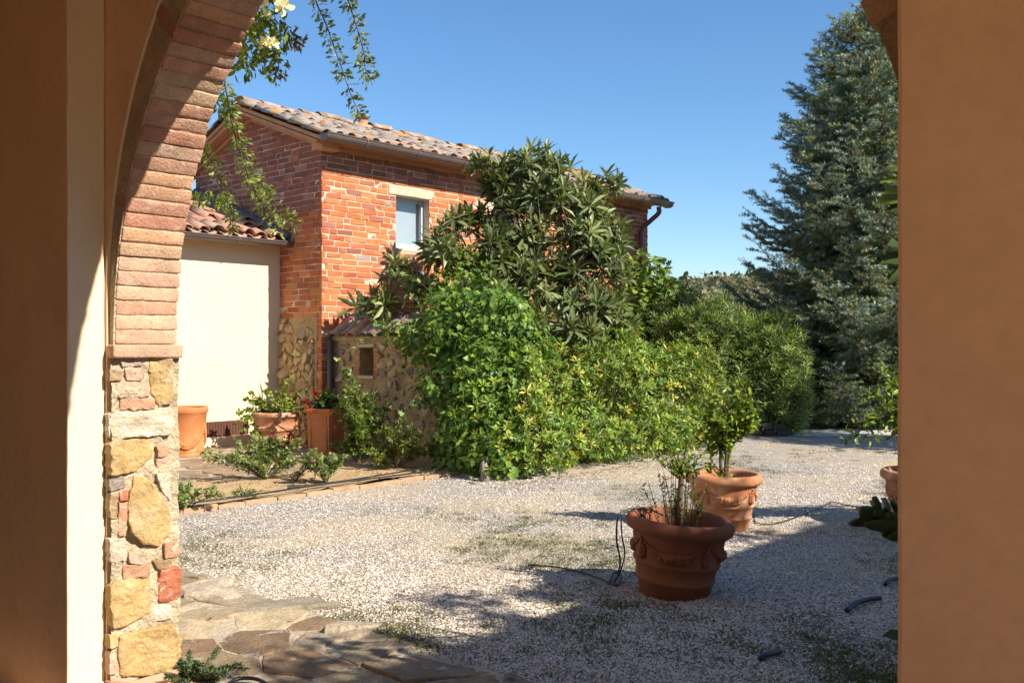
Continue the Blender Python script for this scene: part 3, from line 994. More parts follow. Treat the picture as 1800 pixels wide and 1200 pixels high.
for i in range(ncol - 1):
    uu = RU0 + .06 + (i + .5) * (RU1 - RU0 - .12) / (ncol - 1)
    for sv, nv in ((sl, sn), (sl2, sn2)):
        for j in range(6):
            pos = W(uu, RDG_W, RDG_Z) + sv * (.08 + j * EXPO + .02) + nv * .03
            xv = norm(np.cross(sv, nv))
            TV, TF = TM[j][1:]
            pans.add(pos + TV[:, :1] * xv * .9 + TV[:, 1:2] * sv - TV[:, 2:] * nv * .5, TF, TCOL[rr.integers(5)])
pans.build('pan_tiles', M['tile'], HOUSE, kind='stuff', smooth=True)
M['ridge'] = surf('ridge_tile_clay', None, .25, 6, .92, .7, 50, .012, patches=(((.50, .45, .40), 8, .48, .62, .7), ((.62, .25, .03), 4.5, .50, .60, .9), ((.08, .06, .05), 12, .62, .75, .6)), fine=.2, fscale=60)
RM = [tile_mesh('ridge_tile', .44, .135, .115, .018, 8, M['ridge'], TCOL[i % 5], 450 + i) for i in range(5)]
uu = RU0
while uu < RU1 - .2:
    pos = W(uu, RDG_W, RDG_Z + .035 + rr.normal(0, .012))
    yv = norm(D1 + E1 * rr.normal(0, .05) + ZZ * rr.normal(.0, .035)); xv = norm(np.cross(yv, ZZ)); zv = np.cross(xv, yv)
    put('ridge_tile', RM[rr.integers(5)][0], HOUSE, pos, xv, yv, zv)
    uu += .36
# stones that weigh the verge down and the clay vent on the ridge
p = at_w(637, 214, RDG_W)
V, F = lathe([(0, .0), (.085, .0), (.09, .11), (.07, .12), (.068, .15), (.12, .16), (.115, .20), (0, .215)], np.array([p[0], p[1], RDG_Z + .05]), 14)
mesh('roof_vent', V, F, M['terracotta'], HOUSE)
# gutters
def gutter(name, u0, u1, wc, zc, rad, parent, mat):
    V, F = [], []
    n = 10
    for uu in (u0, u1):
        for rr_ in (rad, rad - .008):
            for i in range(n + 1):
                an = math.pi + math.pi * i / n
                V.append(W(uu, wc + rr_ * math.cos(an), zc + rr_ * math.sin(an) * 1.0))
    m = n + 1
    for i in range(n):
        F.append((i, 2 * m + i, 2 * m + i + 1, i + 1)); F.append((m + i, m + i + 1, 3 * m + i + 1, 3 * m + i))
        F.append((i, i + 1, m + i + 1, m + i)); F.append((2 * m + i, 3 * m + i, 3 * m + i + 1, 2 * m + i + 1))
    F.append((0, m, 3 * m, 2 * m)); F.append((n, 2 * m + n, 3 * m + n, m + n))
    for k, uu in enumerate((u0 + .002, u1 - .002)):
        b0 = len(V)
        for i in range(n + 1):
            an = math.pi + math.pi * i / n
            V.append(W(uu, wc + (rad - .004) * math.cos(an), zc + (rad - .004) * math.sin(an)))
        F.append(tuple(range(b0, b0 + n + 1)))
    go = mesh(name, V, F, mat, parent, smooth=False)
    for sgn in (1,):
        V, F = tube([W(u0, wc + rad, zc), W(u1, wc + rad, zc)], .011, 6)
        mesh('rolled_edge', V, F, mat, go)
    uu = u0 + .7
    while uu < u1:
        pts = [W(uu, wc + (rad + .006) * math.cos(t), zc + (rad + .006) * math.sin(t)) for t in np.linspace(math.pi, 2 * math.pi, 9)]
        V, F = tube(pts, .010, 5)
        mesh('bracket', V, F, M['lead'], go)
        uu += .98
    return go
gutter('gutter', RU0, RU1, EAVE_W + .035, EAVE_Z + .012, .105, HOUSE, M['gutter'])
# downpipe at the far end
P = smooth_path([W(16.02, EAVE_W + .03, 4.22), W(16.02, EAVE_W + .03, 4.10), W(15.95, EAVE_W - .12, 3.95), W(15.86, HW0 + .075, 3.76), W(15.86, HW0 + .075, 3.5), W(15.86, HW0 + .075, 1.8), W(15.86, HW0 + .075, .1)], 5)
V, F = tube(P, .048, 10); mesh('downpipe', V, F, M['downpipe'], HOUSE, smooth=True)

# ---------------------------------------------------------------- annex
AW = -11.98
ANN = thing('annex', W(5.5, -13), 'low cream plastered annex with tiled roof joined to the brick gable', 'building')
AE_W, AE_Z = AW + .25, 2.97
ASL = .36
def az(w): return AE_Z + (AE_W - w) * ASL
a = Acc()
a.add([W(uu, w, z) for uu in (2.6, HU0 - .001) for (w, z) in ((AW, .0), (AW, az(AW) - .1), (-14.4, az(-14.4) - .1), (-14.4, 0))],
      [(0, 1, 2, 3), (7, 6, 5, 4), (0, 4, 5, 1), (1, 5, 6, 2), (2, 6, 7, 3), (3, 7, 4, 0)])
a.build('wall', M['annex_plaster'], ANN)
asl = norm(E1 - ASL * ZZ); asn = norm(ZZ + ASL * E1)
ALEN = math.hypot(2.62, 2.62 * ASL)
top_p = W(0, AE_W - 2.62, AE_Z + 2.62 * ASL)
V, F = box(W((2.5 + HU0) / 2, 0, 0) + top_p + asl * ALEN / 2 - asn * .05, D1, asl, asn, HU0 - 2.5 - .004, ALEN, .06)
mesh('roof_deck', V, F, M['cornice'], ANN)
AM = [tile_mesh('cover_tile', .47, .112, .092, .016, 6, M['tile_annex'], [(.42, .20, .13), (.46, .24, .15), (.38, .21, .15), (.34, .25, .20)][i % 4], 500 + i) for i in range(8)]
u0a = 3.6
nca = int((HU0 - .18 - u0a) / .235)
pans = Acc()
for i in range(nca + 1):
    uu = HU0 - .22 - i * .235
    for j in range(7):
        pos = W(uu, 0, 0) + top_p + asl * (j * .385 + rr.normal(0, .012)) + asn * (.012 + rr.normal(0, .006))
        xv, yv, zv = cover(pos, asl, asn, D1, rr, 1.3)
        put('roof_tile', AM[rr.integers(8)][0], ANN, pos, xv, yv, zv)
        pos = W(uu - .117, 0, 0) + top_p + asl * (j * .385 + .02) + asn * .03
        xv = norm(np.cross(asl, asn)); TV, TF = AM[j][1:]
        pans.add(pos + TV[:, :1] * xv * .9 + TV[:, 1:2] * asl - TV[:, 2:] * asn * .5, TF, (.36, .24, .17))
pans.build('pan_tiles', M['tile_annex'], ANN, kind='stuff', smooth=True)
P = [W(HU0 - .06, 0, 0) + top_p + asl * t + asn * .06 for t in np.linspace(0, ALEN, 8)]
V, F = tube(P, .065, 8); mesh('flashing', V, F, M['lead'], ANN, smooth=True)
gutter('gutter', 2.5, HU0 - .012, AE_W + .05, AE_Z - .03, .075, ANN, M['gutter'])
V, F = ubox(3.0, 7.55, AW, AW + .055, 0.013, .15); mesh('plinth', V, F, M['annex_plaster'], ANN)
ga, gb = at_w(355, 760, AW), at_w(436, 760, AW)
ug0, ug1 = np.dot(ga, D1), np.dot(gb, D1)
V, F = ubox(ug0, ug1, AW - .02, AW + .006, .155, .365); gr = mesh('vent_grille', V, F, M['iron'], ANN)
n = 30
for k in range(n):
    uu = ug0 + (ug1 - ug0) * (k + .5) / n
    V, F = ubox(uu - .007, uu + .007, AW + .007, AW + .024, .16, .36)
    mesh('slat', V, F, M['iron'], gr)

# ---------------------------------------------------------------- low rubble wall with tile cap
LU = 8.22
LWALL = thing('low_stone_wall', W(LU + .2, -9.2), 'low rubble wall with small niche and clay tile capping below the loquat', 'wall')
na, nb_ = at_u(633, 611, LU), at_u(657, 660, LU)
nw0, nw1 = sorted((np.dot(na, E1), np.dot(nb_, E1)))
nz0, nz1 = nb_[2], na[2]
LW0, LW1, LH = HW0 + .002, -7.95, 1.50
a = Acc()
for bx in ((LU, LU + .36, LW0, nw0, 0, LH), (LU, LU + .36, nw1, LW1, 0, LH), (LU, LU + .36, nw0, nw1, 0, nz0), (LU, LU + .36, nw0, nw1, nz1, LH), (LU + .25, LU + .36, nw0, nw1, nz0, nz1)):
    a.add(*ubox(*bx))
a.build('mortar_core', M['wall_mortar'], LWALL)
rr = rng(71)
rect = (LW0, LW1, .0, LH - .03)
for poly in voronoi(poisson(rect, 170, rr, 1.3), rect):
    if poly is None: continue
    c = np.mean(poly, 0)
    P2 = np.array(poly)
    if P2[:, 0].max() > nw0 - .02 and P2[:, 0].min() < nw1 + .02 and P2[:, 1].max() > nz0 - .04 and P2[:, 1].min() < nz1 + .06:
        continue
    R = roughen(poly, .012 + rr.uniform(0, .07), .05, .008, rr, .35)
    V, F = stone(R, W(LU - .006, 0), E1, ZZ, -D1, .05, .010 + rr.uniform(0, .012), rr, .003, insets=(.92, .5))
    cc = [(.48, .34, .19), (.42, .29, .16), (.36, .29, .22), (.27, .22, .18), (.52, .39, .23), (.40, .22, .12), (.20, .15, .12), (.45, .31, .17), (.33, .24, .16)][rr.integers(9)]
    mesh('stone', V, F, M['rubble'], LWALL, col=np.array(cc) * rr.uniform(.85, 1.1))
for k in range(7):       # brick jambs, sill and head of the niche
    z = nz0 + (k + .5) * (nz1 - nz0) / 7
    for (wc_, sg) in ((nw0 - .055, 1), (nw1 + .055, 1)):
        V, F = face_brick(W(LU - .012, wc_, z), E1, ZZ, -D1, .105, (nz1 - nz0) / 7 - .01, .2, rr)
        mesh('brick', V, F, M['house_brick'], LWALL, col=np.array((.44, .22, .12)) * rr.uniform(.8, 1.1))
for (z, L) in ((nz0 - .025, .34), (nz1 + .03, .36)):
    V, F = rough_block(W(LU + .08, (nw0 + nw1) / 2, z), E1, ZZ, D1, L, .045, .22, (5, 2, 3), .004, .008, int(z * 100))
    mesh('niche_slab', V, F, M['lintel'], LWALL)
CM = [tile_mesh('cap_tile', .52, .12, .10, .016, 6, M['tile_annex'], [(.34, .22, .18), (.24, .17, .17), (.40, .24, .17), (.28, .22, .22)][i % 4], 540 + i) for i in range(6)]
k = 0
w_ = LW0 + .12
csl = norm(-D1 - .62 * ZZ); csn = norm(ZZ - .62 * D1)
while w_ < LW1:
    yv = norm(csl + E1 * rr.normal(0, .06)); xv = norm(np.cross(yv, csn)); zv = np.cross(xv, yv)
    put('cap_tile', CM[k % 6][0], LWALL, W(LU + .36, w_, LH + .325), xv, yv, zv)
    w_ += .215; k += 1
cbv = [W(uu, w, z) for w in (LW0 + .005, LW1 - .005) for (uu, z) in ((LU - .03, LH + .001), (LU - .03, LH + .06), (LU + .36, LH + .31), (LU + .36, LH + .001))]
mesh('capping_bed', cbv, [(0, 1, 2, 3), (7, 6, 5, 4), (0, 4, 5, 1), (1, 5, 6, 2), (2, 6, 7, 3), (3, 7, 4, 0)], M['wall_mortar'], LWALL)
V, F = tube([W(8.12, HW0 + .06, z) for z in (.02, .8, 1.52)], .038, 10); mesh('drain_pipe', V, F, M['gutter'], LWALL, smooth=True)

# ================================================================ plants
T4 = (np.array([(0, 0, 0), (.55, -.5, .05), (.55, 0, -.02), (.55, .5, .05), (1, 0, -.08)], float), np.array([(0, 2, 1), (0, 3, 2), (2, 4, 1), (2, 3, 4)]))
T8 = (np.array([(0, 0, 0), (.3, -.40, .03), (.3, .40, .03), (.68, -.42, -.01), (.68, .42, -.01), (1, 0, -.16), (.3, 0, -.02), (.68, 0, -.06)], float),
      np.array([(0, 6, 1), (0, 2, 6), (1, 7, 3), (1, 6, 7), (2, 7, 6), (2, 4, 7), (3, 7, 5), (7, 4, 5)]))
T2 = (np.array([(0, 0, 0), (.5, -.5, .06), (1, 0, -.05), (.5, .5, .06)], float), np.array([(0, 2, 1), (0, 3, 2)]))
T1 = (np.array([(0, -.5, 0), (0, .5, 0), (1, 0, 0)], float), np.array([(0, 1, 2)]))
TLOBE = (np.array([(0, 0, 0), (.18, -.55, .05), (.42, -.30, .02), (.72, -.48, .0), (.66, -.15, -.02), (1, 0, -.12), (.66, .15, -.02), (.72, .48, 0), (.42, .30, .02), (.18, .55, .05), (.4, 0, -.04)], float),
         np.array([(10, 0, 1), (10, 1, 2), (10, 2, 3), (10, 3, 4), (10, 4, 5), (10, 5, 6), (10, 6, 7), (10, 7, 8), (10, 8, 9), (10, 9, 0)]))

class Leaves:
    def __init__(s):
        s.V, s.F, s.C, s.n = [], [], [], 0
    def add(s, P, D, N, L, Wd, col, tmpl=T4):
        P = np.atleast_2d(P); n = len(P)
        if n == 0: return
        D = norm(np.broadcast_to(D, (n, 3))); N = np.broadcast_to(N, (n, 3))
        S = norm(np.cross(D, N)); U = np.cross(S, D)
        L = np.broadcast_to(L, (n,))[:, None, None]; Wd = np.broadcast_to(Wd, (n,))[:, None, None]
        tv, tf = tmpl
        V = P[:, None] + D[:, None] * tv[None, :, :1] * L + S[:, None] * tv[None, :, 1:2] * Wd + U[:, None] * tv[None, :, 2:] * L
        k = len(tv)
        F = (tf[None] + (np.arange(n) * k)[:, None, None]).reshape(-1, 3) + s.n
        s.V.append(V.reshape(-1, 3)); s.F.append(F)
        s.C.append(np.repeat(np.broadcast_to(col, (n, 3)), k, axis=0))
        s.n += n * k
    def build(s, name, mat, parent=None, **kw):
        return mesh(name, np.concatenate(s.V), np.concatenate(s.F), mat, parent, col=np.concatenate(s.C), **kw)

def rand_dir(r, n):
    return norm(r.normal(size=(n, 3)))

def tint(r, n, pal, var=.22):
    pal = np.array(pal)
    return pal[r.integers(len(pal), size=n)] * r.uniform(1 - var, 1 + var, (n, 1))

def rosettes(lv, r, T, A, nleaf, L, Wd, lo, hi, pal, tmpl=T4, var=.22, lvar=.2):
    """whorls of leaves round each tip T with axis A"""
    n = len(T)
    A = norm(A)
    ref = norm(np.cross(A, rand_dir(r, n)))
    oth = np.cross(A, ref)
    tc = tint(r, n, pal, var) * (1 + .24 * wob(T, 2.4, 5) + .10 * wob(T, 9.0, 6))[:, None]
    sz = 1 + .18 * wob(T, 3.0, 9)
    for j in range(nleaf):
        az = j * 2.39996 + r.uniform(-.3, .3, n)
        po = lo + (hi - lo) * ((j + r.uniform(0, 1, n)) / nleaf)
        rad = ref * np.cos(az)[:, None] + oth * np.sin(az)[:, None]
        D = A * np.cos(po)[:, None] + rad * np.sin(po)[:, None]
        N = A * np.sin(po)[:, None] - rad * np.cos(po)[:, None] * .9 + rand_dir(r, n) * .25
        ll = L * sz * r.uniform(1 - lvar, 1 + lvar, n)
        lv.add(T + D * .008, D, N, ll, Wd * r.uniform(.85, 1.15, n), tc * r.uniform(.82, 1.18, (n, 1)), tmpl)

def wob(P, f, seed):
    q = np.random.default_rng(seed)
    out = np.zeros(len(P))
    for _ in range(7):
        k = q.normal(size=3) * f
        out += np.sin(P @ k + q.uniform(0, 6.28))
    return out / 3.2

def blob_points(r, blobs, n, shell=.3, amp=.14, f=4.0, seed=0, zmin=.02, up=0.0):
    """points in the outer shell of a union of ellipsoids (cx,cy,cz,rx,ry,rz) and the outward directions"""
    B = np.array(blobs, float)
    wts = (B[:, 3] * B[:, 4] + B[:, 4] * B[:, 5] + B[:, 3] * B[:, 5])
    outP, outN = [], []
    need, tries = n, 0
    while need > 0 and tries < 12:
        m = int(need * 2.2) + 20
        k = r.choice(len(B), m, p=wts / wts.sum())
        d = rand_dir(r, m)
        d[:, 2] += up; d = norm(d)
        c = B[k, :3]; R = B[k, 3:]
        rad = 1 - shell * r.uniform(0, 1, m) ** 1.4
        P0 = c + d * R
        rad = rad * (1 + amp * wob(P0, f, seed))
        P = c + d * R * rad[:, None]
        ok = P[:, 2] > zmin
        for i in range(len(B)):
            e = np.linalg.norm((P - B[i, :3]) / B[i, 3:], axis=1)
            ok &= (e > 1 - shell - .12) | (k == i)
        outP.append(P[ok]); outN.append(norm(d[ok] / R[ok]))
        need -= ok.sum(); tries += 1
    P, N = np.concatenate(outP)[:n], np.concatenate(outN)[:n]
    return P, N

def fill_points(r, blobs, n, zmin=.02):
    B = np.array(blobs, float)
    v = B[:, 3] * B[:, 4] * B[:, 5]
    k = r.choice(len(B), n, p=v / v.sum())
    P = B[k, :3] + rand_dir(r, n) * B[k, 3:] * (r.uniform(0, 1, n) ** .45)[:, None] * .88
    return P[P[:, 2] > zmin]

def branches(a, r, base, tips, rad0, rad1, sag=0.0, seg=5, n=7):
    for t in tips:
        m = (np.asarray(base) + t) / 2 + r.normal(0, .07, 3) * np.linalg.norm(t - base)
        m[2] += sag
        P = bez(base, m, t, n)
        V, F = tube(P, np.linspace(rad0, rad1, n), seg)
        a.add(V, F)

UPV = np.array([0, 0, 1.0])

def twiggy(lv, st, r, base, tips, npl, L, Wd, pal, tmpl=T4, start=.3, arch=.15, srad=.004, leaflets=False, var=.25):
    for t in tips:
        t = np.asarray(t, float)
        d = t - base
        m = base + d * .55 + np.array([0, 0, np.linalg.norm(d) * arch]) + r.normal(0, .06, 3) * np.linalg.norm(d)
        P = bez(base + r.normal(0, .01, 3) * np.array([1, 1, 0]), m, t, 9)
        V, F = tube(P, np.linspace(srad * 1.5, srad * .5, 9), 4)
        st.add(V, F)
        ts = start + (1 - start) * r.uniform(0, 1, npl) ** .8
        i = np.clip((ts * 8).astype(int), 0, 7)
        fr = (ts * 8 - i)[:, None]
        Q = P[i] * (1 - fr) + P[i + 1] * fr
        T = norm(P[i + 1] - P[i])
        D = norm(T * .5 + rand_dir(r, npl) * .9 + UPV * .05)
        N = norm(UPV * .9 + rand_dir(r, npl) * .7)
        c = tint(r, npl, pal, var)
        if leaflets:
            for k, ang in enumerate((-.9, 0, .9)):
                S = norm(np.cross(D, N))
                D2 = norm(D * math.cos(ang) + S * math.sin(ang))
                lv.add(Q + D * L * (.6 if k == 1 else .35), D2, N + rand_dir(r, npl) * .3, L * r.uniform(.75, 1.1, npl), Wd, c, tmpl)
        else:
            lv.add(Q, D, N, L * r.uniform(.7, 1.2, npl), Wd * r.uniform(.8, 1.15, npl), c, tmpl)

# ---------------------------------------------------------------- pittosporum hedge
r = rng(101)
HED = thing('pittosporum_hedge', W(9.6, -6.9), 'dense clipped bright green hedge along the gravel behind the lemon pots', 'hedge')
hb = []
for k in range(9):
    u = 7.75 + k * .49
    c = W(u, -7.20 + .05 * math.sin(k * 2.1), .72)
    hb.append((*c, .62, .62, .80 + .05 * math.sin(k * 1.7)))
    c = W(u + .2, -7.65, .80); hb.append((*c, .6, .6, .78))
    c = W(u, -7.0, .36); hb.append((*c, .52, .52, .42))
lv = Leaves()
PIT = [(.145, .24, .035), (.195, .295, .04), (.10, .18, .035), (.245, .325, .045), (.13, .215, .04), (.28, .33, .05)]
P, N = blob_points(r, hb, 3700, .34, .16, 4, 1)
keep = wob(P, 5.0, 31) + r.normal(0, .35, len(P)) > -.75
P, N = P[keep], N[keep]
rosettes(lv, r, P, N + UPV * .55 + rand_dir(r, len(P)) * .5, 8, .078, .027, .5, 1.45, PIT, T4)
P, N = blob_points(r, hb, 110, .12, .12, 5, 2)
rosettes(lv, r, P, N + UPV * .4, 6, .08, .03, .5, 1.4, [(.42, .36, .04), (.36, .34, .05)], T4)
Q = fill_points(r, hb, 3200)
lv.add(Q, rand_dir(r, len(Q)), rand_dir(r, len(Q)), .085, .035, tint(r, len(Q), PIT), T2)
lv.build('foliage', M['leaf_glossy'], HED, kind='stuff')
a = Acc()
for k in range(9):
    b = W(7.75 + k * .49, -7.3, -.02)
    branches(a, r, b, [np.array(hb[3 * k][:3]) + rand_dir(r, 1)[0] * np.array([.45, .45, .4]) for _ in range(6)], .022, .006)
a.build('stems', M['bark'], HED)

# ---------------------------------------------------------------- vine over the low wall
r = rng(103)
VIN = thing('creeper_vine', on_ground(850, 845), 'bright green creeper hanging over the low stone wall left of the hedge', 'vine')
vb = []
for (px, py, D, rx, rz) in [(800, 560, 11.3, .48, .42), (850, 640, 10.9, .45, .50), (790, 680, 11.0, .36, .5), (835, 760, 10.6, .42, .48), (880, 800, 10.3, .34, .36), (760, 600, 11.6, .36, .28), (850, 515, 12.0, .36, .30),
                            (870, 560, 11.2, .5, .45), (820, 462, 12.6, .26, .24), (725, 585, 12.2, .30, .18), (800, 790, 10.7, .3, .34), (890, 700, 10.6, .35, .5), (910, 620, 11.0, .4, .35), (790, 505, 12.6, .34, .24)]:
    c = at_depth(px, py, D)
    vb.append((*c, rx, rx, rz))
lv = Leaves(); st = Acc()
CR = [(0.128, 0.235, 0.032), (0.171, 0.288, 0.038), (0.096, 0.192, 0.032), (0.213, 0.320, 0.043), (0.075, 0.149, 0.032)]
P, N = blob_points(r, vb, 4900, .30, .22, 6, 3)
D = norm(N * .55 - UPV * .75 + rand_dir(r, len(P)) * .55)
lv.add(P, D, N + UPV * .6 + rand_dir(r, len(P)) * .35, .092 * r.uniform(.5, 1.3, len(P)), .066 * r.uniform(.7, 1.2, len(P)), tint(r, len(P), CR), TLOBE)
Q = fill_points(r, vb, 2600)
lv.add(Q, rand_dir(r, len(Q)), rand_dir(r, len(Q)), .10, .07, tint(r, len(Q), CR), T4)
P, N = blob_points(r, [vb[5], vb[8], vb[6]], 130, .1, .2, 6, 4)
lv.add(P, N - UPV * .5, UPV + N, .085, .055, tint(r, len(P), [(.40, .40, .04), (.34, .38, .05)]), TLOBE)
# long trailing shoots
for k in range(34):
    b = np.array(vb[r.integers(len(vb))][:3])
    s = b + rand_dir(r, 1)[0] * .3
    e = s + np.array([r.normal(-.15, .3), r.normal(-.15, .2), r.normal(-.05, .35)])
    if e[2] < .1: e[2] = .15
    twiggy(lv, st, r, s, [e], 16, .085, .06, CR, TLOBE, .1, .2, .004)
base = on_ground(852, 846)
for k in range(5):
    branches(st, r, base + np.array([r.normal(0, .1), .35 + r.uniform(0, .3), 0]), [np.array(vb[j][:3]) + np.array([0, .15, 0]) for j in r.integers(len(vb), size=2)], .022, .008)
lv.build('foliage', M['leaf'], VIN, kind='stuff')
st.build('stems', M['bark'], VIN)
V, F = tube([base + np.array([-.0, 0, -.03]), base + np.array([.005, .02, .08]), base + np.array([-.005, .05, .17]), base + np.array([.0, .10, .24])], [.055, .047, .042, .032], 9)
mesh('trunk', V, F, M['greywood'], VIN, smooth=True)

# ---------------------------------------------------------------- loquat tree
r = rng(105)
lqb = at_depth(955, 780, 12.7); lqb[2] = 0
LOQ = thing('loquat_tree', lqb, 'loquat tree with large dark ribbed leaves in front of the brick house', 'tree')
lb = []
for (px, py, D, rx, rz) in [(900, 330, 13.4, .42, .36), (960, 345, 13.5, .5, .45), (1020, 370, 13.6, .42, .42), (900, 400, 13.2, .42, .40), (1000, 440, 13.3, .55, .45), (1060, 420, 13.6, .36, .36), (935, 300, 13.4, .38, .28),
                            (850, 290, 13.3, .22, .17), (1068, 322, 13.6, .20, .14), (1075, 470, 13.4, .30, .34), (960, 500, 12.8, .5, .36), (1030, 540, 12.6, .50, .30), (900, 500, 12.9, .4, .32), (1080, 560, 12.6, .3, .26),
                            (800, 395, 13.2, .22, .18), (765, 440, 13.0, .22, .17), (840, 385, 13.3, .22, .18), (700, 475, 12.9, .2, .14), (660, 530, 12.8, .2, .13), (620, 535, 12.8, .13, .1), (740, 520, 12.8, .2, .14), (870, 470, 12.7, .3, .26), (930, 575, 12.2, .36, .2), (850, 515, 11.7, .3, .16), (780, 440, 12.6, .22, .14), (890, 550, 11.6, .32, .16), (860, 440, 12.6, .2, .2), (1000, 585, 11.8, .4, .12)]:
    c = at_depth(px, py, D)
    lb.append((*c, rx, rx, rz))
LQ = [(0.132, 0.171, 0.055), (0.176, 0.215, 0.072), (0.099, 0.138, 0.050), (0.231, 0.259, 0.110), (0.154, 0.198, 0.077)]
lv = Leaves()
P, N = blob_points(r, lb, 400, .35, .20, 3, 5)
A = norm(N * .75 + UPV * .75 + rand_dir(r, len(P)) * .35)
rosettes(lv, r, P, A, 6, .205, .054, .25, .95, LQ, T8, .25)
rosettes(lv, r, P - A * .03, A, 8, .245, .066, 1.05, 2.05, LQ, T8, .25)
Q = fill_points(r, lb, 320)
lv.add(Q, norm(rand_dir(r, len(Q)) - UPV * .3), rand_dir(r, len(Q)) + UPV, .22, .06, tint(r, len(Q), LQ), T8)
lv.build('foliage', M['leaf_glossy'], LOQ, kind='stuff')
a = Acc()
f1 = lqb + np.array([.05, .1, 1.5]); f2 = lqb + np.array([-.1, .35, 2.4]); f3 = lqb + np.array([.5, .3, 2.5]); f4 = lqb + np.array([-.7, .1, 2.0])
for (s, e, ra, rb) in ((lqb, f1, .075, .06), (f1, f2, .055, .04), (f1, f3, .05, .035), (f1, f4, .042, .028)):
    branches(a, r, s, [e], ra, rb, n=8, seg=8)
for p in P[::2]:
    f = min((f2, f3, f4), key=lambda q: np.linalg.norm(q - p))
    branches(a, r, f, [p], .016, .006, -.04, 4)
a.build('trunk', M['bark'], LOQ, smooth=True)

# ---------------------------------------------------------------- fig shrub at the far end of the house
r = rng(107)
figb = at_depth(1140, 745, 18.0); figb[2] = 0
FIG = thing('fig_shrub', figb, 'light green broad-leaved shrub at the far corner of the brick house', 'shrub')
fb = []
for (px, py, rx, rz) in [(1140, 480, .38, .32), (1120, 530, .45, .40), (1165, 510, .35, .30), (1130, 590, .55, .5), (1190, 510, .20, .18), (1150, 560, .45, .4), (1180, 550, .25, .3), (1120, 470, .2, .25)]:
    c = at_depth(px, py, 17.6); fb.append((*c, rx, rx, rz))
lv = Leaves()
FG = [(0.176, 0.270, 0.047), (0.243, 0.338, 0.054), (0.121, 0.203, 0.041)]
P, N = blob_points(r, fb, 1500, .35, .22, 4, 7)
lv.add(P, N * .6 - UPV * .3 + rand_dir(r, len(P)) * .6, UPV + N * .5 + rand_dir(r, len(P)) * .4, .14 * r.uniform(.6, 1.2, len(P)), .11, tint(r, len(P), FG), TLOBE)
Q = fill_points(r, fb, 700); lv.add(Q, rand_dir(r, len(Q)), rand_dir(r, len(Q)), .12, .09, tint(r, len(Q), FG), T4)
lv.build('foliage', M['leaf'], FIG, kind='stuff')
a = Acc(); branches(a, r, figb, [np.array(b[:3]) for b in fb], .035, .01); a.build('stems', M['bark'], FIG)

# ---------------------------------------------------------------- oleanders behind
def oleander(seed, foot, bl, label):
    r = rng(seed)
    O = thing('oleander', foot, label, 'shrub', None)
    lv = Leaves()
    OL = [(0.163, 0.240, 0.077), (0.230, 0.317, 0.096), (0.115, 0.192, 0.067), (0.288, 0.346, 0.115), (0.192, 0.278, 0.096)]
    n = int(260 * sum(b[3] * b[5] for b in bl)) + 250
    P, N = blob_points(r, bl, n, .35, .16, 3.5, seed)
    A = N * .35 + UPV * .9 + rand_dir(r, len(P)) * .35
    rosettes(lv, r, P, A, 9, .135, .021, .3, 1.35, OL, T2)
    rosettes(lv, r, P - norm(A) * .08, A, 7, .135, .021, .8, 1.6, OL, T2)
    Q = fill_points(r, bl, n); lv.add(Q, rand_dir(r, len(Q)) + UPV * .6, rand_dir(r, len(Q)), .14, .028, tint(r, len(Q), OL), T2)
    lv.build('foliage', M['leaf'], O, kind='stuff')
    a = Acc(); branches(a, r, foot, [p for p in P[::14]], .016, .004); a.build('stems', M['bark'], O)
    for p, nn in zip(P[:160:40], N[:160:40]):
        fl = Leaves()
        q = p + np.array([0, 0, .1])
        rosettes(fl, r, q + r.normal(0, .03, (4, 3)), np.tile(UPV, (4, 1)), 5, .03, .025, .6, 1.4, [(.45, .03, .03)], T2)
        fl.build('flower_cluster', M['petal'], O)
    return O
def ob(lst): return [(*at_depth(px, py, D), rx, rx, rz) for (px, py, D, rx, rz) in lst]
oleander(109, np.array([3.35, 15.8, 0]), ob([(1230, 610, 15.8, .65, .75), (1270, 590, 15.8, .6, .75), (1250, 670, 15.5, .7, .7), (1200, 620, 16.2, .6, .7)]), 'tall oleander with sparse red flowers behind the end of the green hedge')
oleander(110, np.array([4.45, 15.3, 0]), ob([(1360, 640, 15.4, .55, .7), (1385, 700, 15.1, .42, .55), (1340, 690, 15.3, .5, .6), (1310, 610, 15.9, .55, .6), (1370, 590, 15.8, .4, .4)]), 'oleander with narrow pale leaves above the small dark stone kerb')
oleander(111, np.array([2.0, 17.2, 0]), ob([(1150, 620, 17.2, .8, .9), (1090, 640, 17.0, .8, .9), (1190, 570, 17.4, .6, .7)]), 'oleander half hidden behind the middle of the green hedge')

# dark kerb stones under the oleander
KRB = thing('raised_kerb', np.array([4.0, 15.0, 0]), 'low dark stone kerb under the oleander by the concrete path', 'kerb')
rr = rng(113)
for k in range(8):
    for j in range(2):
        V, F = rough_block(np.array([4.28 - .19 * k - .05 * j, 14.85 + .05 * k, .055 + .10 * j]), norm(np.array([1, -.25, 0])), norm(np.array([.25, 1, 0])), ZZ, .185, .2, .095, (3, 2, 2), .012, .02, k * 2 + j)
        mesh('kerb_stone', V, F, M['dark_stone'], KRB, col=np.array((.10, .085, .07)) * rr.uniform(.7, 1.3))

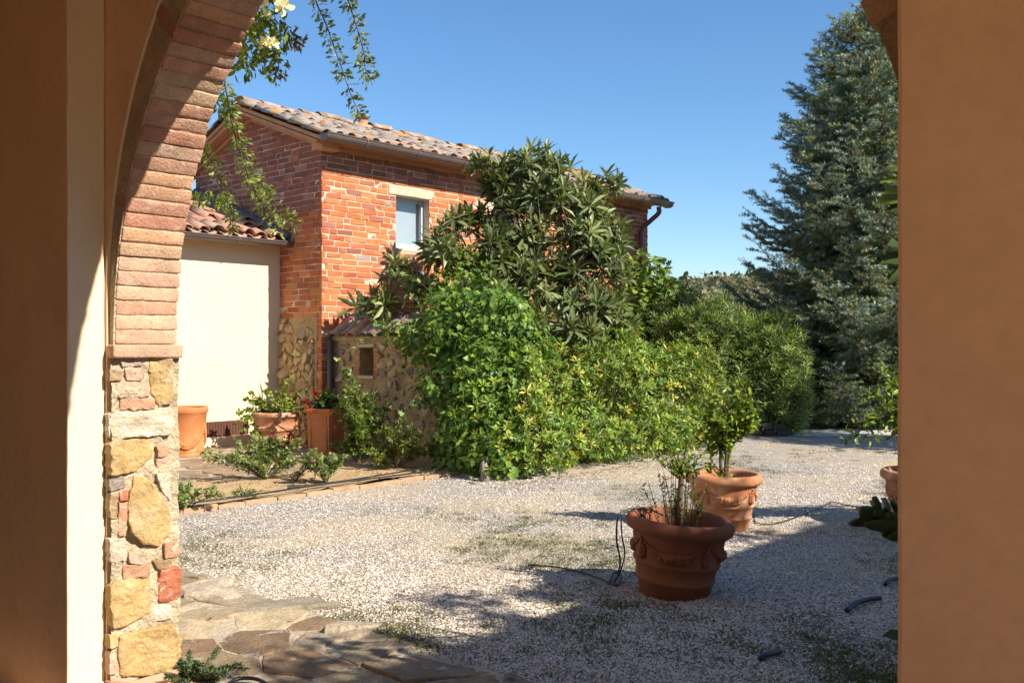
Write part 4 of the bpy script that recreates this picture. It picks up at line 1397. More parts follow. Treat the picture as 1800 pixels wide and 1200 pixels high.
# ---------------------------------------------------------------- blue spruce
def spruce(seed, foot, H, prof, label):
    r = rng(seed)
    S = thing('blue_spruce', foot, label, 'tree')
    lv = Leaves(); st = Acc()
    zs = np.linspace(0, H, 14)
    V, F = tube([foot + np.array([.03 * math.sin(z * 1.3), .03 * math.cos(z), z]) for z in zs], np.linspace(.16, .012, 14), 9); st.add(V, F)
    NP = np.array([(.16, .22, .15), (.20, .265, .20), (.135, .19, .10), (.26, .325, .27), (.22, .225, .085)])
    OLD = np.array([(.22, .21, .075), (.27, .23, .09), (.14, .165, .065)])
    tips = []
    z = .35
    TP, TD, TL, TC = [], [], [], []
    while z < H - .12:
        Lz = np.interp(z / H, prof[0], prof[1])
        nbr = 13 if Lz > .8 else 9
        off = r.uniform(0, 6.28)
        for b in range(nbr):
            az = off + b * 2 * math.pi / nbr + r.normal(0, .16)
            Lb = Lz * (r.uniform(.5, 1.02) if r.uniform() < .85 else r.uniform(1.0, 1.2))
            hd = np.array([math.cos(az), math.sin(az), 0])
            sd = np.array([-hd[1], hd[0], 0])
            rise = np.interp(z / H, [0, .5, .85, 1], [-.12, .0, .22, .75]) + r.normal(0, .06)
            z0 = z + r.normal(0, .06)
            P = np.array([foot + np.array([0, 0, z0]) + hd * Lb * t + ZZ * Lb * (rise * t - .22 * math.sin(math.pi * t) * (1 - z / H) + .13 * t ** 4) for t in np.linspace(0, 1, 8)])
            V, F = tube(P, np.linspace(.010 + .016 * Lb, .004, 8), 4, caps=False); st.add(V, F)
            tips.append(P[-1])
            n = max(5, int(Lb / .075))
            for k in range(n):
                t = .16 + .84 * (k + r.uniform(0, 1)) / n
                i = min(6, int(t * 7)); fr = t * 7 - i
                q = P[i] * (1 - fr) + P[i + 1] * fr
                tg = norm(P[i + 1] - P[i])
                side = 1 if k % 2 else -1
                sp = r.uniform(.5, 1.0)
                d = norm(tg * .75 + sd * side * sp + ZZ * r.normal(-.10, .16))
                ln = (.24 + .36 * (1 - t) * min(1.3, Lb)) * r.uniform(.7, 1.2)
                TP.append(q); TD.append(d); TL.append(ln); TC.append(0 if (t > .45 and r.uniform() < .85) or r.uniform() < .45 else 1)
                if ln > .24:
                    for m in (0.45, .7):
                        for s2 in (-1, 1):
                            d2 = norm(d * .8 + np.cross(d, ZZ) * s2 * .7 + ZZ * r.normal(0, .15))
                            TP.append(q + d * ln * m); TD.append(d2); TL.append(ln * .42); TC.append(0 if r.uniform() < .75 else 1)
            TP.append(P[-2]); TD.append(norm(P[-1] - P[-2] + ZZ * .02)); TL.append(np.linalg.norm(P[-1] - P[-2]) + .06); TC.append(0)
        z += np.interp(z / H, [0, 1], [.25, .15])
    TP.append(foot + np.array([0, 0, H - .3])); TD.append(ZZ); TL.append(.45); TC.append(0)
    TP, TD, TL, TC = np.array(TP), np.array(TD), np.array(TL), np.array(TC)
    ref = norm(np.cross(TD, rand_dir(r, len(TP)))); oth = np.cross(TD, ref)
    base_c = np.where(TC[:, None] == 0, NP[r.integers(5, size=len(TP))], OLD[r.integers(3, size=len(TP))]) * r.uniform(.75, 1.25, (len(TP), 1))
    steps = 7
    for k in range(steps):
        for m in range(5):
            t = (k + r.uniform(0, 1, len(TP))) / steps
            keep = r.uniform(0, 1, len(TP)) < np.clip(TL / .26, .45, 1)
            an = m * 2 * math.pi / 5 + r.uniform(0, 1.2, len(TP))
            rad = ref * np.cos(an)[:, None] + oth * np.sin(an)[:, None]
            D = norm(TD * .75 + rad)
            Q = TP + TD * (TL * t)[:, None]
            fresh = 1 + .45 * (t[:, None] > .72)
            lv.add(Q[keep], D[keep], (rand_dir(r, len(TP)) + ZZ * .5)[keep], .060, .0135, (base_c * fresh)[keep], T1)
    lv.build('needles', M['needle'], S, kind='stuff')
    st.build('trunk', M['bark'], S)
    # cones in the top
    cv, cf = lathe([(0, 0), (.014, -.012), (.018, -.045), (.014, -.085), (0, -.105)], np.zeros(3), 7)
    cm = bpy.data.meshes.new('cone'); cm.from_pydata([tuple(v) for v in cv], [], cf); cm.materials.append(M['cone'])
    up = [t for t in tips if t[2] > H * .68]
    for k in range(70):
        t = up[r.integers(len(up))]
        ax = foot + np.array([0, 0, t[2]])
        p = ax + (t - ax) * r.uniform(.35, .98) + np.array([0, 0, -.02])
        o = bpy.data.objects.new('cone', cm); COL.objects.link(o); o.parent = S
        o.location = p - foot; o.rotation_euler = (r.normal(0, .25), r.normal(0, .25), 0)
    return S
M['cone'] = surf('spruce_cone', (.34, .17, .08), .25, 30, .8, 0)
spruce(121, np.array([6.45, 17.0, 0]), 7.42, ([0, .06, .2, .34, .5, .62, .75, .86, .95, 1], [1.5, 2.1, 2.45, 2.32, 2.02, 1.70, 1.28, .88, .5, .18]), 'tall blue-green spruce beside the gravel yard')

# tree outside the frame to the right, whose shade lies over the far gravel
r = rng(123)
tf = np.array([9.4, 11.6, 0])
TR = thing('round_tree', tf, 'broadleaf tree at the right side of the yard', 'tree')
tb = [(9.4, 11.6, 3.4, 1.3, 1.3, 1.0), (8.7, 11.9, 3.7, .9, .9, .7), (10.2, 11.2, 3.8, 1.0, 1.0, .8), (9.2, 12.3, 4.2, .9, .9, .6)]
lv = Leaves(); P, N = blob_points(r, tb, 5000, .5, .2, 2, 8)
lv.add(P, rand_dir(r, len(P)), N + UPV, .16, .09, tint(r, len(P), PIT), T2); lv.build('crown', M['leaf'], TR, kind='stuff')
a = Acc(); V, F = tube([tf, tf + np.array([.05, 0, 1.2]), tf + np.array([0, .1, 3.2])], [.13, .1, .05], 8); a.add(V, F)
branches(a, r, tf + np.array([.03, .05, 2.2]), [p for p in P[:14]], .04, .01); a.build('trunk', M['bark'], TR)

# creeper on the wing eaves: softens the edge of the long shade
r = rng(125)
cb = []
for k in range(46):
    u = 2.1 + k * .26
    out = abs(r.normal(0, .48)) if k % 3 else .05
    c = W(u + r.normal(0, .12), 2.2 - out, 4.16 + r.normal(0, .16) - .1 * out); q = r.uniform(.12, .34); cb.append((*c, q, q, q * .8))
for k in range(60):
    c = W(r.uniform(2.1, 13.5), 2.2 - r.uniform(.05, .5), 4.14 + r.normal(0, .12)); q = r.uniform(.10, .24); cb.append((*c, q, q, q * .8))
EAV = thing('eaves_creeper', W(8, 2.3), 'leafy creeper along the eaves of the cream side wing', 'vine')
lv = Leaves(); P, N = blob_points(r, cb, 6500, .8, .35, 4, 9)
lv.add(P, rand_dir(r, len(P)), N + UPV, .09, .06, tint(r, len(P), CR), T2); lv.build('foliage', M['leaf'], EAV, kind='stuff')
a = Acc()
for u in (3.5, 7.0, 10.2, 12.8):
    branches(a, r, W(u, 2.36, 0), [W(u + .1, 2.2, 4.3)], .03, .015)
a.build('stems', M['bark'], EAV)

# ---------------------------------------------------------------- wooded hillside
r = rng(127)
n = 3600
ii = r.uniform(0, HILLV.shape[1] - 1.01, n); jj = r.uniform(0, 1, n) ** .8 * (HILLV.shape[0] - 1.01)
i0, j0 = ii.astype(int), jj.astype(int)
fi, fj = (ii - i0)[:, None], (jj - j0)[:, None]
C = (HILLV[j0, i0] * (1 - fi) + HILLV[j0, i0 + 1] * fi) * (1 - fj) + (HILLV[j0 + 1, i0] * (1 - fi) + HILLV[j0 + 1, i0 + 1] * fi) * fj
lv = Leaves()
R = r.uniform(.8, 2.0, n)
SCR = [(.11, .125, .06), (.15, .155, .08), (.085, .10, .055), (.19, .16, .09), (.13, .14, .075)]
hc = tint(r, n, SCR, .25)
for k in range(26):
    d = rand_dir(r, n); d[:, 2] = np.abs(d[:, 2])
    lv.add(C + d * R[:, None] * np.array([1, 1, 1.15]), rand_dir(r, n), d + UPV * .4, R * .55, R * .42, hc * r.uniform(.8, 1.2, (n, 1)), T2)
lv.build('hillside_scrub', M['leaf'], None, kind='stuff')
bpy.data.objects['hillside_scrub']['label'] = 'grey-green scrub and low trees covering the far hill'

# ================================================================ pots
def pot(name, foot, R, H, mat, label, cat='flowerpot', tilt=(0, 0), swags=4, phase=.3, group=None, soil=.80, style='rim', z0=0.0):
    O = thing(name, foot, label, cat, group)
    ax = norm(np.array([tilt[0], tilt[1], 1.0]))
    xa = norm(np.array([1.0, 0, -tilt[0]]))
    if style == 'rim':
        pr = [(0, 0), (.60, 0), (.635, .02), (.69, .20), (.725, .215), (.735, .235), (.725, .255), (.715, .265), (.765, .415), (.80, .43), (.81, .45), (.80, .47), (.785, .48), (.86, .80), (.875, .815), (.93, .825), (.985, .85), (1.0, .90), (.985, .95), (.94, .985), (.88, 1.0), (.83, .985), (.80, .95), (.775, .80), (.74, .62)]
    elif style == 'urn':
        pr = [(0, 0), (.80, 0), (.83, .015), (.83, .07), (.80, .085), (.82, .10), (.84, .12), (.80, .135), (.86, .50), (.93, .87), (.97, .885), (1.0, .91), (1.0, .97), (.98, 1.0), (.90, 1.0), (.89, .97), (.82, .5)]
    else:
        pr = [(0, 0), (.60, 0), (.64, .10), (.68, .19), (.74, .20), (.75, .22), (.74, .24), (.72, .25), (.80, .50), (.84, .515), (.845, .54), (.83, .555), (.90, .86), (.97, .87), (1.0, .90), (1.0, .97), (.97, 1.0), (.88, 1.0), (.84, .85), (.76, .6)]
    prof = [(p * R, q * H) for (p, q) in pr]
    foot = np.asarray(foot, float)
    V, F = lathe(prof, foot + ax * z0, 44, ax, xa)
    rr = rng(int(abs(foot[0] * 977)) + 3)
    for i in range(len(V)):
        V[i] += np.array(mnoise.noise_vector(Vector(V[i] * 5))) * .004 * R / .3
    mesh('body', V, F, mat, O, smooth=True)
    inr = prof[-2][0] * .99
    seg = 24
    ya = np.cross(ax, xa)
    sv = [foot + ax * (H * soil + z0 + .008)]
    for rr_ in (.5, 1.0):
        for k in range(seg):
            an = 2 * math.pi * k / seg
            sv.append(foot + ax * (H * soil + z0 + rr.normal(0, .006)) + rr_ * inr * (xa * math.cos(an) + ya * math.sin(an)))
    sf = [(0, 1 + k, 1 + (k + 1) % seg) for k in range(seg)] + [(1 + k, 1 + seg + k, 1 + seg + (k + 1) % seg, 1 + (k + 1) % seg) for k in range(seg)]
    mesh('soil', sv, sf, M['soil'], O)
    zs = np.array([p[1] for p in prof[:-4]]); rs = np.array([p[0] for p in prof[:-4]])
    def rad(z): return float(np.interp(z, zs, rs))
    def bead(a, an, z, s, sq=.7):
        d = xa * math.cos(an) + ya * math.sin(an)
        t = np.cross(ax, d)
        c = foot + ax * (z + z0) + d * (rad(z) + s * .15)
        Vb = c + (ICO_V[:, :1] * t + ICO_V[:, 1:2] * ax + ICO_V[:, 2:] * d * sq) * s
        a.add(Vb, ICO_F)
    for k in range(swags):
        a = Acc()
        a0 = phase + k * 2 * math.pi / swags
        sp = 2 * math.pi / swags
        if style == 'urn':
            for j in range(27):
                t = j / 26
                z = H * (.62 - .44 * 4 * t * (1 - t) * .92)
                for q in (-1, 1):
                    bead(a, a0 + sp * t + q * .02, z + q * R * .05, R * rr.uniform(.09, .115), .75)
        else:
            for j in range(19):
                t = .08 + .84 * j / 18
                big = 1 - abs(t - .5) * 2
                z = H * (.755 - .17 * 4 * t * (1 - t))
                bead(a, a0 + sp * t, z, R * (.034 + .066 * big ** 1.5) * rr.uniform(.85, 1.1), .85)
                if big > .6:
                    bead(a, a0 + sp * (t + .02), z - R * .07, R * .065 * rr.uniform(.8, 1.1), .85)
            for j in range(7):        # tassel between two swags
                z = H * (.755 - .035 * j)
                bead(a, a0 + rr.normal(0, .015), z, R * (.042 + .009 * j), .8)
                if j > 2:
                    bead(a, a0 + .07, z, R * .05); bead(a, a0 - .07, z, R * .05)
        a.build('garland', mat, O, smooth=True)
    return O, ax, H * soil

def cable(name, pts, rad, mat, label, cat='cable', n=8, group=None):
    V, F = tube(smooth_path(pts, n), rad, 6)
    c = np.mean(V, 0); c[2] = 0
    o = mesh(name, V, F, mat, None, smooth=True, base=c)
    return tag(o, label, cat, group)

LEM = [(0.163, 0.263, 0.031), (0.225, 0.325, 0.037), (0.288, 0.362, 0.037), (0.125, 0.200, 0.031)]
# front pot, in the shade, leaning a little
p1 = on_ground(1184, 1040)
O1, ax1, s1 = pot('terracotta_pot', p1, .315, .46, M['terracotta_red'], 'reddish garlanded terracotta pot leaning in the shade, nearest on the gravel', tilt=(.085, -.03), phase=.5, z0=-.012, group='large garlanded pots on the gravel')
b1 = p1 + ax1 * s1
PL1 = thing('sapling', b1, 'thin sapling with twiggy shoots growing in the nearest shaded pot', 'plant')
lv, st = Leaves(), Acc(); r = rng(201)
V, F = tube([b1 - ZZ * .03, b1 + np.array([0, 0, .12]), b1 + np.array([.012, 0, .30]), b1 + np.array([.01, .01, .40])], [.024, .02, .017, .012], 8); tr = (V, F)
tips = [b1 + np.array([r.normal(0, .085), r.normal(0, .06), r.uniform(.14, .42)]) for _ in range(26)]
for t in tips:
    twiggy(lv, st, r, b1 + np.array([(t[0] - b1[0]) * .55, (t[1] - b1[1]) * .55, -.01]), [t], 17, .024, .013, [(.09, .14, .025), (.13, .20, .03), (.06, .10, .02)], T4, .15, .02, .0022)
tips = [b1 + np.array([r.normal(.02, .10), r.normal(0, .07), r.uniform(.34, .56)]) for _ in range(26)]
twiggy(lv, st, r, b1 + np.array([.01, 0, .30]), tips, 14, .034, .018, LEM, T4, .2, .1, .0025)
lv.build('foliage', M['leaf'], PL1, kind='stuff'); st.build('twigs', M['bark'], PL1)
mesh('trunk', *tr, M['bark'], PL1, smooth=True)

p2 = on_ground(1271, 928)
O2, ax2, s2 = pot('terracotta_pot', p2, .302, .44, M['terracotta'], 'sunlit pale garlanded terracotta pot standing behind the shaded one', tilt=(.01, 0), phase=-2.35, group='large garlanded pots on the gravel')
b2 = p2 + ax2 * s2
PL2 = thing('lemon_tree', b2, 'small lemon tree with yellow-green leaves in the sunlit middle pot', 'tree')
lv, st = Leaves(), Acc(); r = rng(203)
tr = Acc()
for (dx, h) in ((-.02, .34), (.02, .40), (.035, .30)):
    V, F = tube(smooth_path([b2 + np.array([dx * .6, 0, -.03]), b2 + np.array([dx, .01, .15]), b2 + np.array([dx * 1.6, 0, h])], 4), np.linspace(.016, .010, 9), 7); tr.add(V, F)
lb2 = [(*at_depth(px, py, 7.36), rx, rx, rz) for (px, py, rx, rz) in [(1278, 740, .16, .15), (1300, 705, .14, .12), (1262, 775, .12, .12), (1250, 715, .12, .13), (1310, 745, .13, .10), (1235, 770, .08, .1)]]
P, N = blob_points(r, lb2, 120, .4, .2, 8, 11)
twiggy(lv, st, r, b2 + np.array([.02, 0, .26]), list(P), 9, .062, .030, LEM, T8, .45, .05, .003)
tw = [at_depth(x, y, 7.36 + r.normal(0, .06)) for (x, y) in ((1300, 668), (1345, 705), (1335, 742), (1320, 690), (1322, 722), (1230, 690), (1265, 665), (1310, 760), (1225, 800), (1245, 815), (1335, 712))]
twiggy(lv, st, r, b2 + np.array([.02, 0, .30]), tw, 13, .062, .028, LEM, T8, .4, .12, .003)
tw = [b2 + np.array([r.normal(-.05, .06), r.normal(0, .05), r.uniform(.05, .2)]) for _ in range(9)]
twiggy(lv, st, r, b2 + np.array([0, 0, .02]), tw, 7, .05, .024, LEM, T8, .4, .1, .003)
tw = [b2 + np.array([.16 + r.normal(0, .03), -.06 + r.normal(0, .03), .05]) for _ in range(5)]
twiggy(lv, st, r, b2 + np.array([.15, -.06, 0]), tw, 6, .03, .018, LEM, T4, .2, .3, .002)
lv.build('foliage', M['leaf_glossy'], PL2, kind='stuff'); st.build('twigs', M['bark'], PL2); tr.build('trunk', M['bark'], PL2, smooth=True)

p3 = np.array([3.27, 7.5, 0])
O3, ax3, s3 = pot('terracotta_pot', p3, .31, .45, M['terracotta'], 'pale terracotta pot cut off by the right-hand wall', phase=.9, group='large garlanded pots on the gravel')
b3 = p3 + ZZ * s3
PL3 = thing('lemon_tree', b3, 'lemon tree reaching in from the right-hand wall with drooping leafy branches', 'tree')
lv, st = Leaves(), Acc(); r = rng(205)
lb3 = [(*at_depth(px, py, 7.5), rx, rx, rz) for (px, py, rx, rz) in [(1580, 700, .18, .22), (1630, 680, .3, .3), (1560, 745, .13, .12), (1640, 600, .25, .25), (1660, 740, .25, .2)]]
P, N = blob_points(r, lb3, 130, .5, .2, 6, 12)
twiggy(lv, st, r, b3 + np.array([0, 0, .35]), list(P), 10, .070, .034, LEM, T8, .45, .05, .003)
tw = [at_depth(x, y, 7.4 + r.normal(0, .06)) for (x, y) in ((1478, 778), (1490, 745), (1505, 790), (1520, 740), (1530, 775), (1540, 650), (1525, 690), (1500, 765), (1550, 640), (1515, 700), (1545, 720), (1560, 670))]
twiggy(lv, st, r, at_depth(1600, 720, 7.4), tw, 15, .072, .034, LEM, T8, .2, .15, .003)
lv.build('foliage', M['leaf_glossy'], PL3, kind='stuff'); st.build('twigs', M['bark'], PL3)
V, F = tube([b3 - ZZ * .03, b3 + ZZ * .2, b3 + np.array([0, .02, .5]), b3 + np.array([.02, 0, .8])], [.025, .02, .017, .01], 8); mesh('trunk', V, F, M['bark'], PL3, smooth=True)

# cables and pipes
g = 0.012
def og(x, y, z=g): return on_ground(x, y, z)
rimL = at_depth(1092, 900, 5.52)
cable('irrigation_cable', [at_depth(1165, 905, 5.6), at_depth(1135, 893, 5.55), at_depth(1100, 896, 5.5), at_depth(1086, 910, 5.46), at_depth(1084, 950, 5.46), at_depth(1090, 985, 5.5), og(1084, 1015), og(1072, 1022), og(1080, 1006), og(1092, 1012), og(1084, 1028), og(1060, 1018), og(1030, 1008), og(985, 997), og(955, 994), og(928, 992)], .0055, M['hose'], 'black irrigation cable looping off the rim of the nearest pot')
cable('irrigation_cable', [at_depth(1112, 897, 5.55), at_depth(1094, 905, 5.48), at_depth(1093, 940, 5.48), at_depth(1098, 970, 5.5), at_depth(1092, 1000, 5.5), og(1080, 1024)], .0045, M['hose'], 'second thin black cable hanging down the side of the nearest pot')
cable('irrigation_cable', [at_depth(1120, 896, 5.6), at_depth(1130, 905, 5.6), at_depth(1138, 918, 5.58), at_depth(1142, 925, 5.6)], .007, M['hose'], 'short black cable bunched inside the rim of the nearest pot')
cable('ground_cable', [at_depth(1326, 890, 7.3), og(1326, 905), og(1330, 918), og(1360, 920), og(1400, 908), og(1440, 893), og(1462, 882), og(1490, 888), og(1540, 896), og(1580, 905)], .0045, M['hose'], 'thin dark cable running over the gravel right of the sunlit pot')
cable('pipe_piece', [og(1488, 1072, .02), og(1505, 1060, .03), og(1525, 1053, .03), og(1548, 1050, .02)], .013, M['hose_blue'], 'bent dark blue pipe end sticking out of the shaded gravel')
cable('pipe_piece', [og(1335, 1157, .02), og(1348, 1150, .028), og(1372, 1143, .015)], .013, M['hose_blue'], 'short dark pipe end in the gravel near the bottom of the picture')
cable('pipe_piece', [og(1556, 1026, .02), og(1566, 1018, .03), og(1585, 1015, .02)], .013, M['hose_blue'], 'dark pipe end beside the edge of the right-hand wall')
cable('hose', [W(u, -7.56 + .025 * math.sin(u * 3.1), .075) for u in np.linspace(2.4, 7.2, 14)], .009, M['hose'], 'black drip hose lying along the brick edging of the bed', 'hose')
cable('drip_hose', [W(u, -7.66 + .05 * math.sin(u * 2.3 + 1), .078) for u in np.linspace(5.2, 8.0, 9)], .008, M['hose'], 'second black drip hose crossing the bed near the low wall', 'hose')
cable('hose', [og(395, 1205, .02), og(420, 1192, .03), og(452, 1193, .03), og(480, 1208, .02)], .008, M['hose'], 'loop of dark hose on the flagstones at the foot of the jamb', 'hose')

# pots by the annex
pu = on_ground(326, 801)
pot('garland_urn', pu, .285, .64, M['terracotta_orange'], 'tall orange terracotta urn with a rope garland by the cream annex', style='urn', phase=-2.2, swags=3, soil=.86)
pb = on_ground(485, 789)
pot('bell_pot', pb, .325, .52, M['terracotta'], 'banded terracotta pot in the corner between annex and brick gable', style='bell', phase=.2)
bb = pb + ZZ * .42
PLB = thing('corner_shrub', bb, 'untidy yellow-green shrub spilling from the pot in the annex corner', 'plant')
lv, st = Leaves(), Acc(); r = rng(207)
SH = [(0.234, 0.312, 0.052), (0.325, 0.377, 0.065), (0.156, 0.234, 0.046)]
tw = [at_depth(x, y, 12.8 + r.normal(0, .12)) for (x, y) in [(412, 745), (418, 725), (425, 760), (430, 740), (440, 690), (455, 700), (470, 685), (490, 690), (505, 675), (515, 660), (520, 700), (530, 690), (435, 720), (445, 760), (460, 720), (480, 705), (500, 705), (515, 715), (535, 720), (425, 735), (440, 705), (448, 770), (470, 740), (475, 765)]]
tw += [bb + np.array([r.normal(0, .2), r.normal(0, .16), r.uniform(.05, .3)]) for _ in range(16)]
twiggy(lv, st, r, bb, tw, 40, .058, .042, SH, T4, .3, .2, .004)
lv.build('foliage', M['leaf'], PLB, kind='stuff'); st.build('twigs', M['bark'], PLB)
V, F = tube([bb - ZZ * .02, bb + np.array([.02, 0, .15]), bb + np.array([0, .02, .3])], [.04, .03, .012], 7); mesh('trunk', V, F, M['greywood'], PLB)

# square planter with geranium
ps = on_ground(573, 799)
SQ = thing('square_planter', ps, 'tall square orange terracotta planter in front of the low wall', 'planter')
an = math.radians(-24)
sa, sb = np.array([math.cos(an), math.sin(an), 0]), np.array([-math.sin(an), math.cos(an), 0])
prof = [(.150, 0), (.158, .02), (.160, .03), (.178, .56), (.196, .565), (.200, .59), (.196, .615), (.165, .615), (.155, .54), (.0, .54)]
V, F = [], []
for (h, z) in prof:
    for (i, j) in ((-1, -1), (1, -1), (1, 1), (-1, 1)):
        V.append(ps + sa * i * h + sb * j * h + ZZ * z)
for k in range(len(prof) - 1):
    for i in range(4):
        F.append((k * 4 + i, k * 4 + (i + 1) % 4, k * 4 + 4 + (i + 1) % 4, k * 4 + 4 + i))
mesh('body', V, F, M['terracotta_orange'], SQ)
for (n_, t_) in ((-sb, sa), (-sa, sb), (sa, sb)):      # recessed-panel frame on each side
    for (cx, cz, lx, lz) in ((0, .06, .25, .018), (0, .50, .27, .018), (-.125, .28, .016, .42), (.125, .28, .016, .42)):
        off = .160 + .018 * cz / .56 + .004
        V, F = box(ps + n_ * off + t_ * cx + ZZ * cz, t_, ZZ, n_, lx, lz, .012); mesh('moulding', V, F, M['terracotta_orange'], SQ)
V = [ps + sa * i * .156 + sb * j * .156 + ZZ * .565 for (i, j) in ((-1, -1), (1, -1), (1, 1), (-1, 1))]
mesh('soil', V, [(0, 1, 2, 3)], M['soil'], SQ)
gb_ = ps + ZZ * .58
GER = thing('geranium', gb_, 'green geranium with red blooms in the square planter', 'plant')
lv, st, fl = Leaves(), Acc(), Leaves(); r = rng(209)
tw = [gb_ + np.array([r.normal(.08, .17), r.normal(0, .13), r.uniform(-.03, .27)]) for _ in range(52)]
twiggy(lv, st, r, gb_ - ZZ * .02, tw, 12, .055, .055, [(.06, .13, .025), (.09, .18, .03), (.045, .10, .02)], T4, .35, .2, .004)
for (x, y, n_) in ((555, 692, 16), (540, 705, 8), (545, 722, 6)):
    fl = Leaves()
    c = at_depth(x, y, 12.15)
    rosettes(fl, r, c + r.normal(0, .022, (n_, 3)), rand_dir(r, n_), 5, .026, .024, .5, 1.4, [(.55, .012, .012), (.42, .008, .012)], T2)
    branches(st, r, gb_, [c], .004, .003)
    fl.build('flower_head', M['petal'], GER)
lv.build('foliage', M['leaf'], GER, kind='stuff'); st.build('stems', M['leaf'] if False else M['bark'], GER)

# roses in the bed
ROS = [(0.180, 0.255, 0.075), (0.240, 0.315, 0.090), (0.135, 0.195, 0.060), (0.300, 0.360, 0.105), (0.210, 0.255, 0.120)]
def rose(name, foot, tips, label, npl=36, L=.038, cat='rose bush', flowers=(), pal=ROS, seed=0, srad=.004):
    r = rng(seed)
    O = thing(name, foot, label, cat)
    lv, st = Leaves(), Acc()
    twiggy(lv, st, r, foot + ZZ * .0, tips, npl, L, L * .62, pal, T4, .28, .12, srad, leaflets=True)
    lv.build('foliage', M['leaf'], O, kind='stuff'); st.build('stems', M['bark'], O)
    if flowers:
        for (c, col, s) in flowers:
            fl = Leaves()
            rosettes(fl, r, c + r.normal(0, s * .25, (5, 3)), np.tile(UPV, (5, 1)) + rand_dir(r, 5) * .3, 6, s, s * .8, .2, 1.4, [col], T4)
            fl.build('flower', M['petal'], O)
    return O
def fan(r, foot, n, sx, h0, h1, D=None, sy=.2):
    return [foot + np.array([r.normal(0, sx), r.normal(0, sy), r.uniform(h0, h1)]) for _ in range(n)]
r = rng(211)
f = on_ground(466, 842, .04)
t = fan(r, f, 34, .25, .12, .42) + [at_depth(x, y, f[1]) for (x, y) in ((480, 770), (484, 775), (497, 775), (510, 790), (530, 772), (412, 795), (400, 805), (525, 785))]
rose('rose_bush', f, t, 'grey-green rose bush with one pink bloom in the middle of the bed', flowers=[(at_depth(477, 771, f[1] - .03), (.55, .12, .16), .03)], seed=1)
f = on_ground(572, 848, .04)
rose('rose_bush', f, fan(r, f, 17, .15, .15, .34), 'small rose bush right of the pink-flowered one', 32, seed=2, flowers=[(at_depth(550, 815, f[1] - .02), (.5, .2, .22), .022)])
f = on_ground(326, 893, .04)
rose('rose_bush', f, fan(r, f, 20, .16, .05, .2), 'low rose bush at the left end of the edging next to the stone jamb', 34, .032, seed=3, flowers=[(at_depth(303, 884, f[1] - .06), (.42, .03, .38), .022)])
f = on_ground(700, 822, .04)
tw = [at_depth(x, y, f[1] + r.normal(0, .12)) for (x, y) in [(650, 775), (665, 760), (680, 745), (690, 760), (705, 742), (715, 765), (725, 750), (735, 775), (748, 785), (760, 790), (690, 785), (670, 790), (655, 800), (640, 790), (710, 780), (725, 790), (740, 760), (698, 745), (662, 810), (630, 800)]]
rose('rose_bush', f, tw, 'yellow-green rose bush in front of the low stone wall', 44, .044, pal=[(.18, .24, .05), (.24, .29, .06), (.14, .19, .045)], seed=4)
f = on_ground(632, 815, .04)
tw = [at_depth(x, y, f[1] + .1 + r.normal(0, .1)) for (x, y) in [(608, 648), (615, 655), (625, 670), (640, 690), (650, 700), (655, 715), (630, 700), (618, 690), (645, 730), (655, 745), (635, 735), (620, 740), (610, 755), (640, 765), (650, 780), (625, 775), (605, 780), (612, 725), (600, 700), (660, 690)]]
rose('climbing_rose', f, tw + fan(r, f, 10, .16, .2, .8), 'tall upright rose with a white bloom between planter and niche', 52, .05, 'rose bush', flowers=[(at_depth(614, 660, f[1]), (.75, .72, .62), .03)], seed=5, pal=[(.10, .17, .035), (.15, .22, .04), (.19, .26, .05)], srad=.006)

# little weeds in the bed
f = on_ground(430, 872, .05)
rose('bed_weed', f, fan(r, f, 10, .12, .03, .07, sy=.06), 'flat little weed on the bare soil of the bed', 10, .025, 'weed', seed=6)
f = on_ground(520, 845, .05)
rose('bed_weed', f, fan(r, f, 12, .07, .06, .16, sy=.05), 'dry weed beside the pink-flowered rose bush', 14, .02, 'weed', seed=7, pal=[(.25, .22, .09), (.18, .18, .06)])

# juniper sprig at the foot of the jamb
r = rng(213)
f = on_ground(335, 1196, .0)
JU = thing('juniper', f, 'flat sprigs of juniper at the foot of the stone jamb', 'shrub')
lv, st = Leaves(), Acc()
tw = [at_depth(x, y, f[1] + r.normal(0, .06)) for (x, y) in [(315, 1168), (330, 1172), (345, 1165), (360, 1178), (375, 1182), (400, 1180), (345, 1190), (365, 1196), (320, 1185), (385, 1190), (330, 1200), (310, 1200)]]
twiggy(lv, st, r, f, tw + [f + np.array([r.normal(.05, .1), r.normal(0, .06), r.uniform(.02, .1)]) for _ in range(14)], 190, .022, .006, [(.09, .14, .06), (.13, .18, .08), (.07, .11, .045)], T2, .1, .1, .004)
lv.build('foliage', M['needle'], JU, kind='stuff'); st.build('twigs', M['bark'], JU)

# ---------------------------------------------------------------- climbing rose hanging over the arch
r = rng(215)
CL = thing('rambling_rose', W(2.18, -4.62, 0), 'rambling rose with pale yellow blooms hanging over the arch', 'rose')
lv, st, fl = Leaves(), Acc(), Leaves()
RL = [(0.163, 0.250, 0.037), (0.225, 0.312, 0.044), (0.125, 0.188, 0.035), (0.275, 0.338, 0.056)]
sb_ = [(*at_u(px, py, uu), rx, rx, rz) for (px, py, uu, rx, rz) in [(455, 20, 2.55, .11, .12), (470, 60, 2.6, .10, .10), (440, 90, 2.6, .09, .10), (480, 100, 2.65, .08, .10), (425, 115, 2.5, .06, .06), (430, 40, 2.45, .10, .12), (480, -40, 2.6, .14, .12), (500, 60, 2.65, .05, .06), (560, -60, 2.7, .2, .12), (610, -70, 2.7, .2, .12), (400, -20, 2.4, .15, .15)]]
P, N = blob_points(r, sb_, 1500, .6, .2, 12, 13, zmin=1.5)
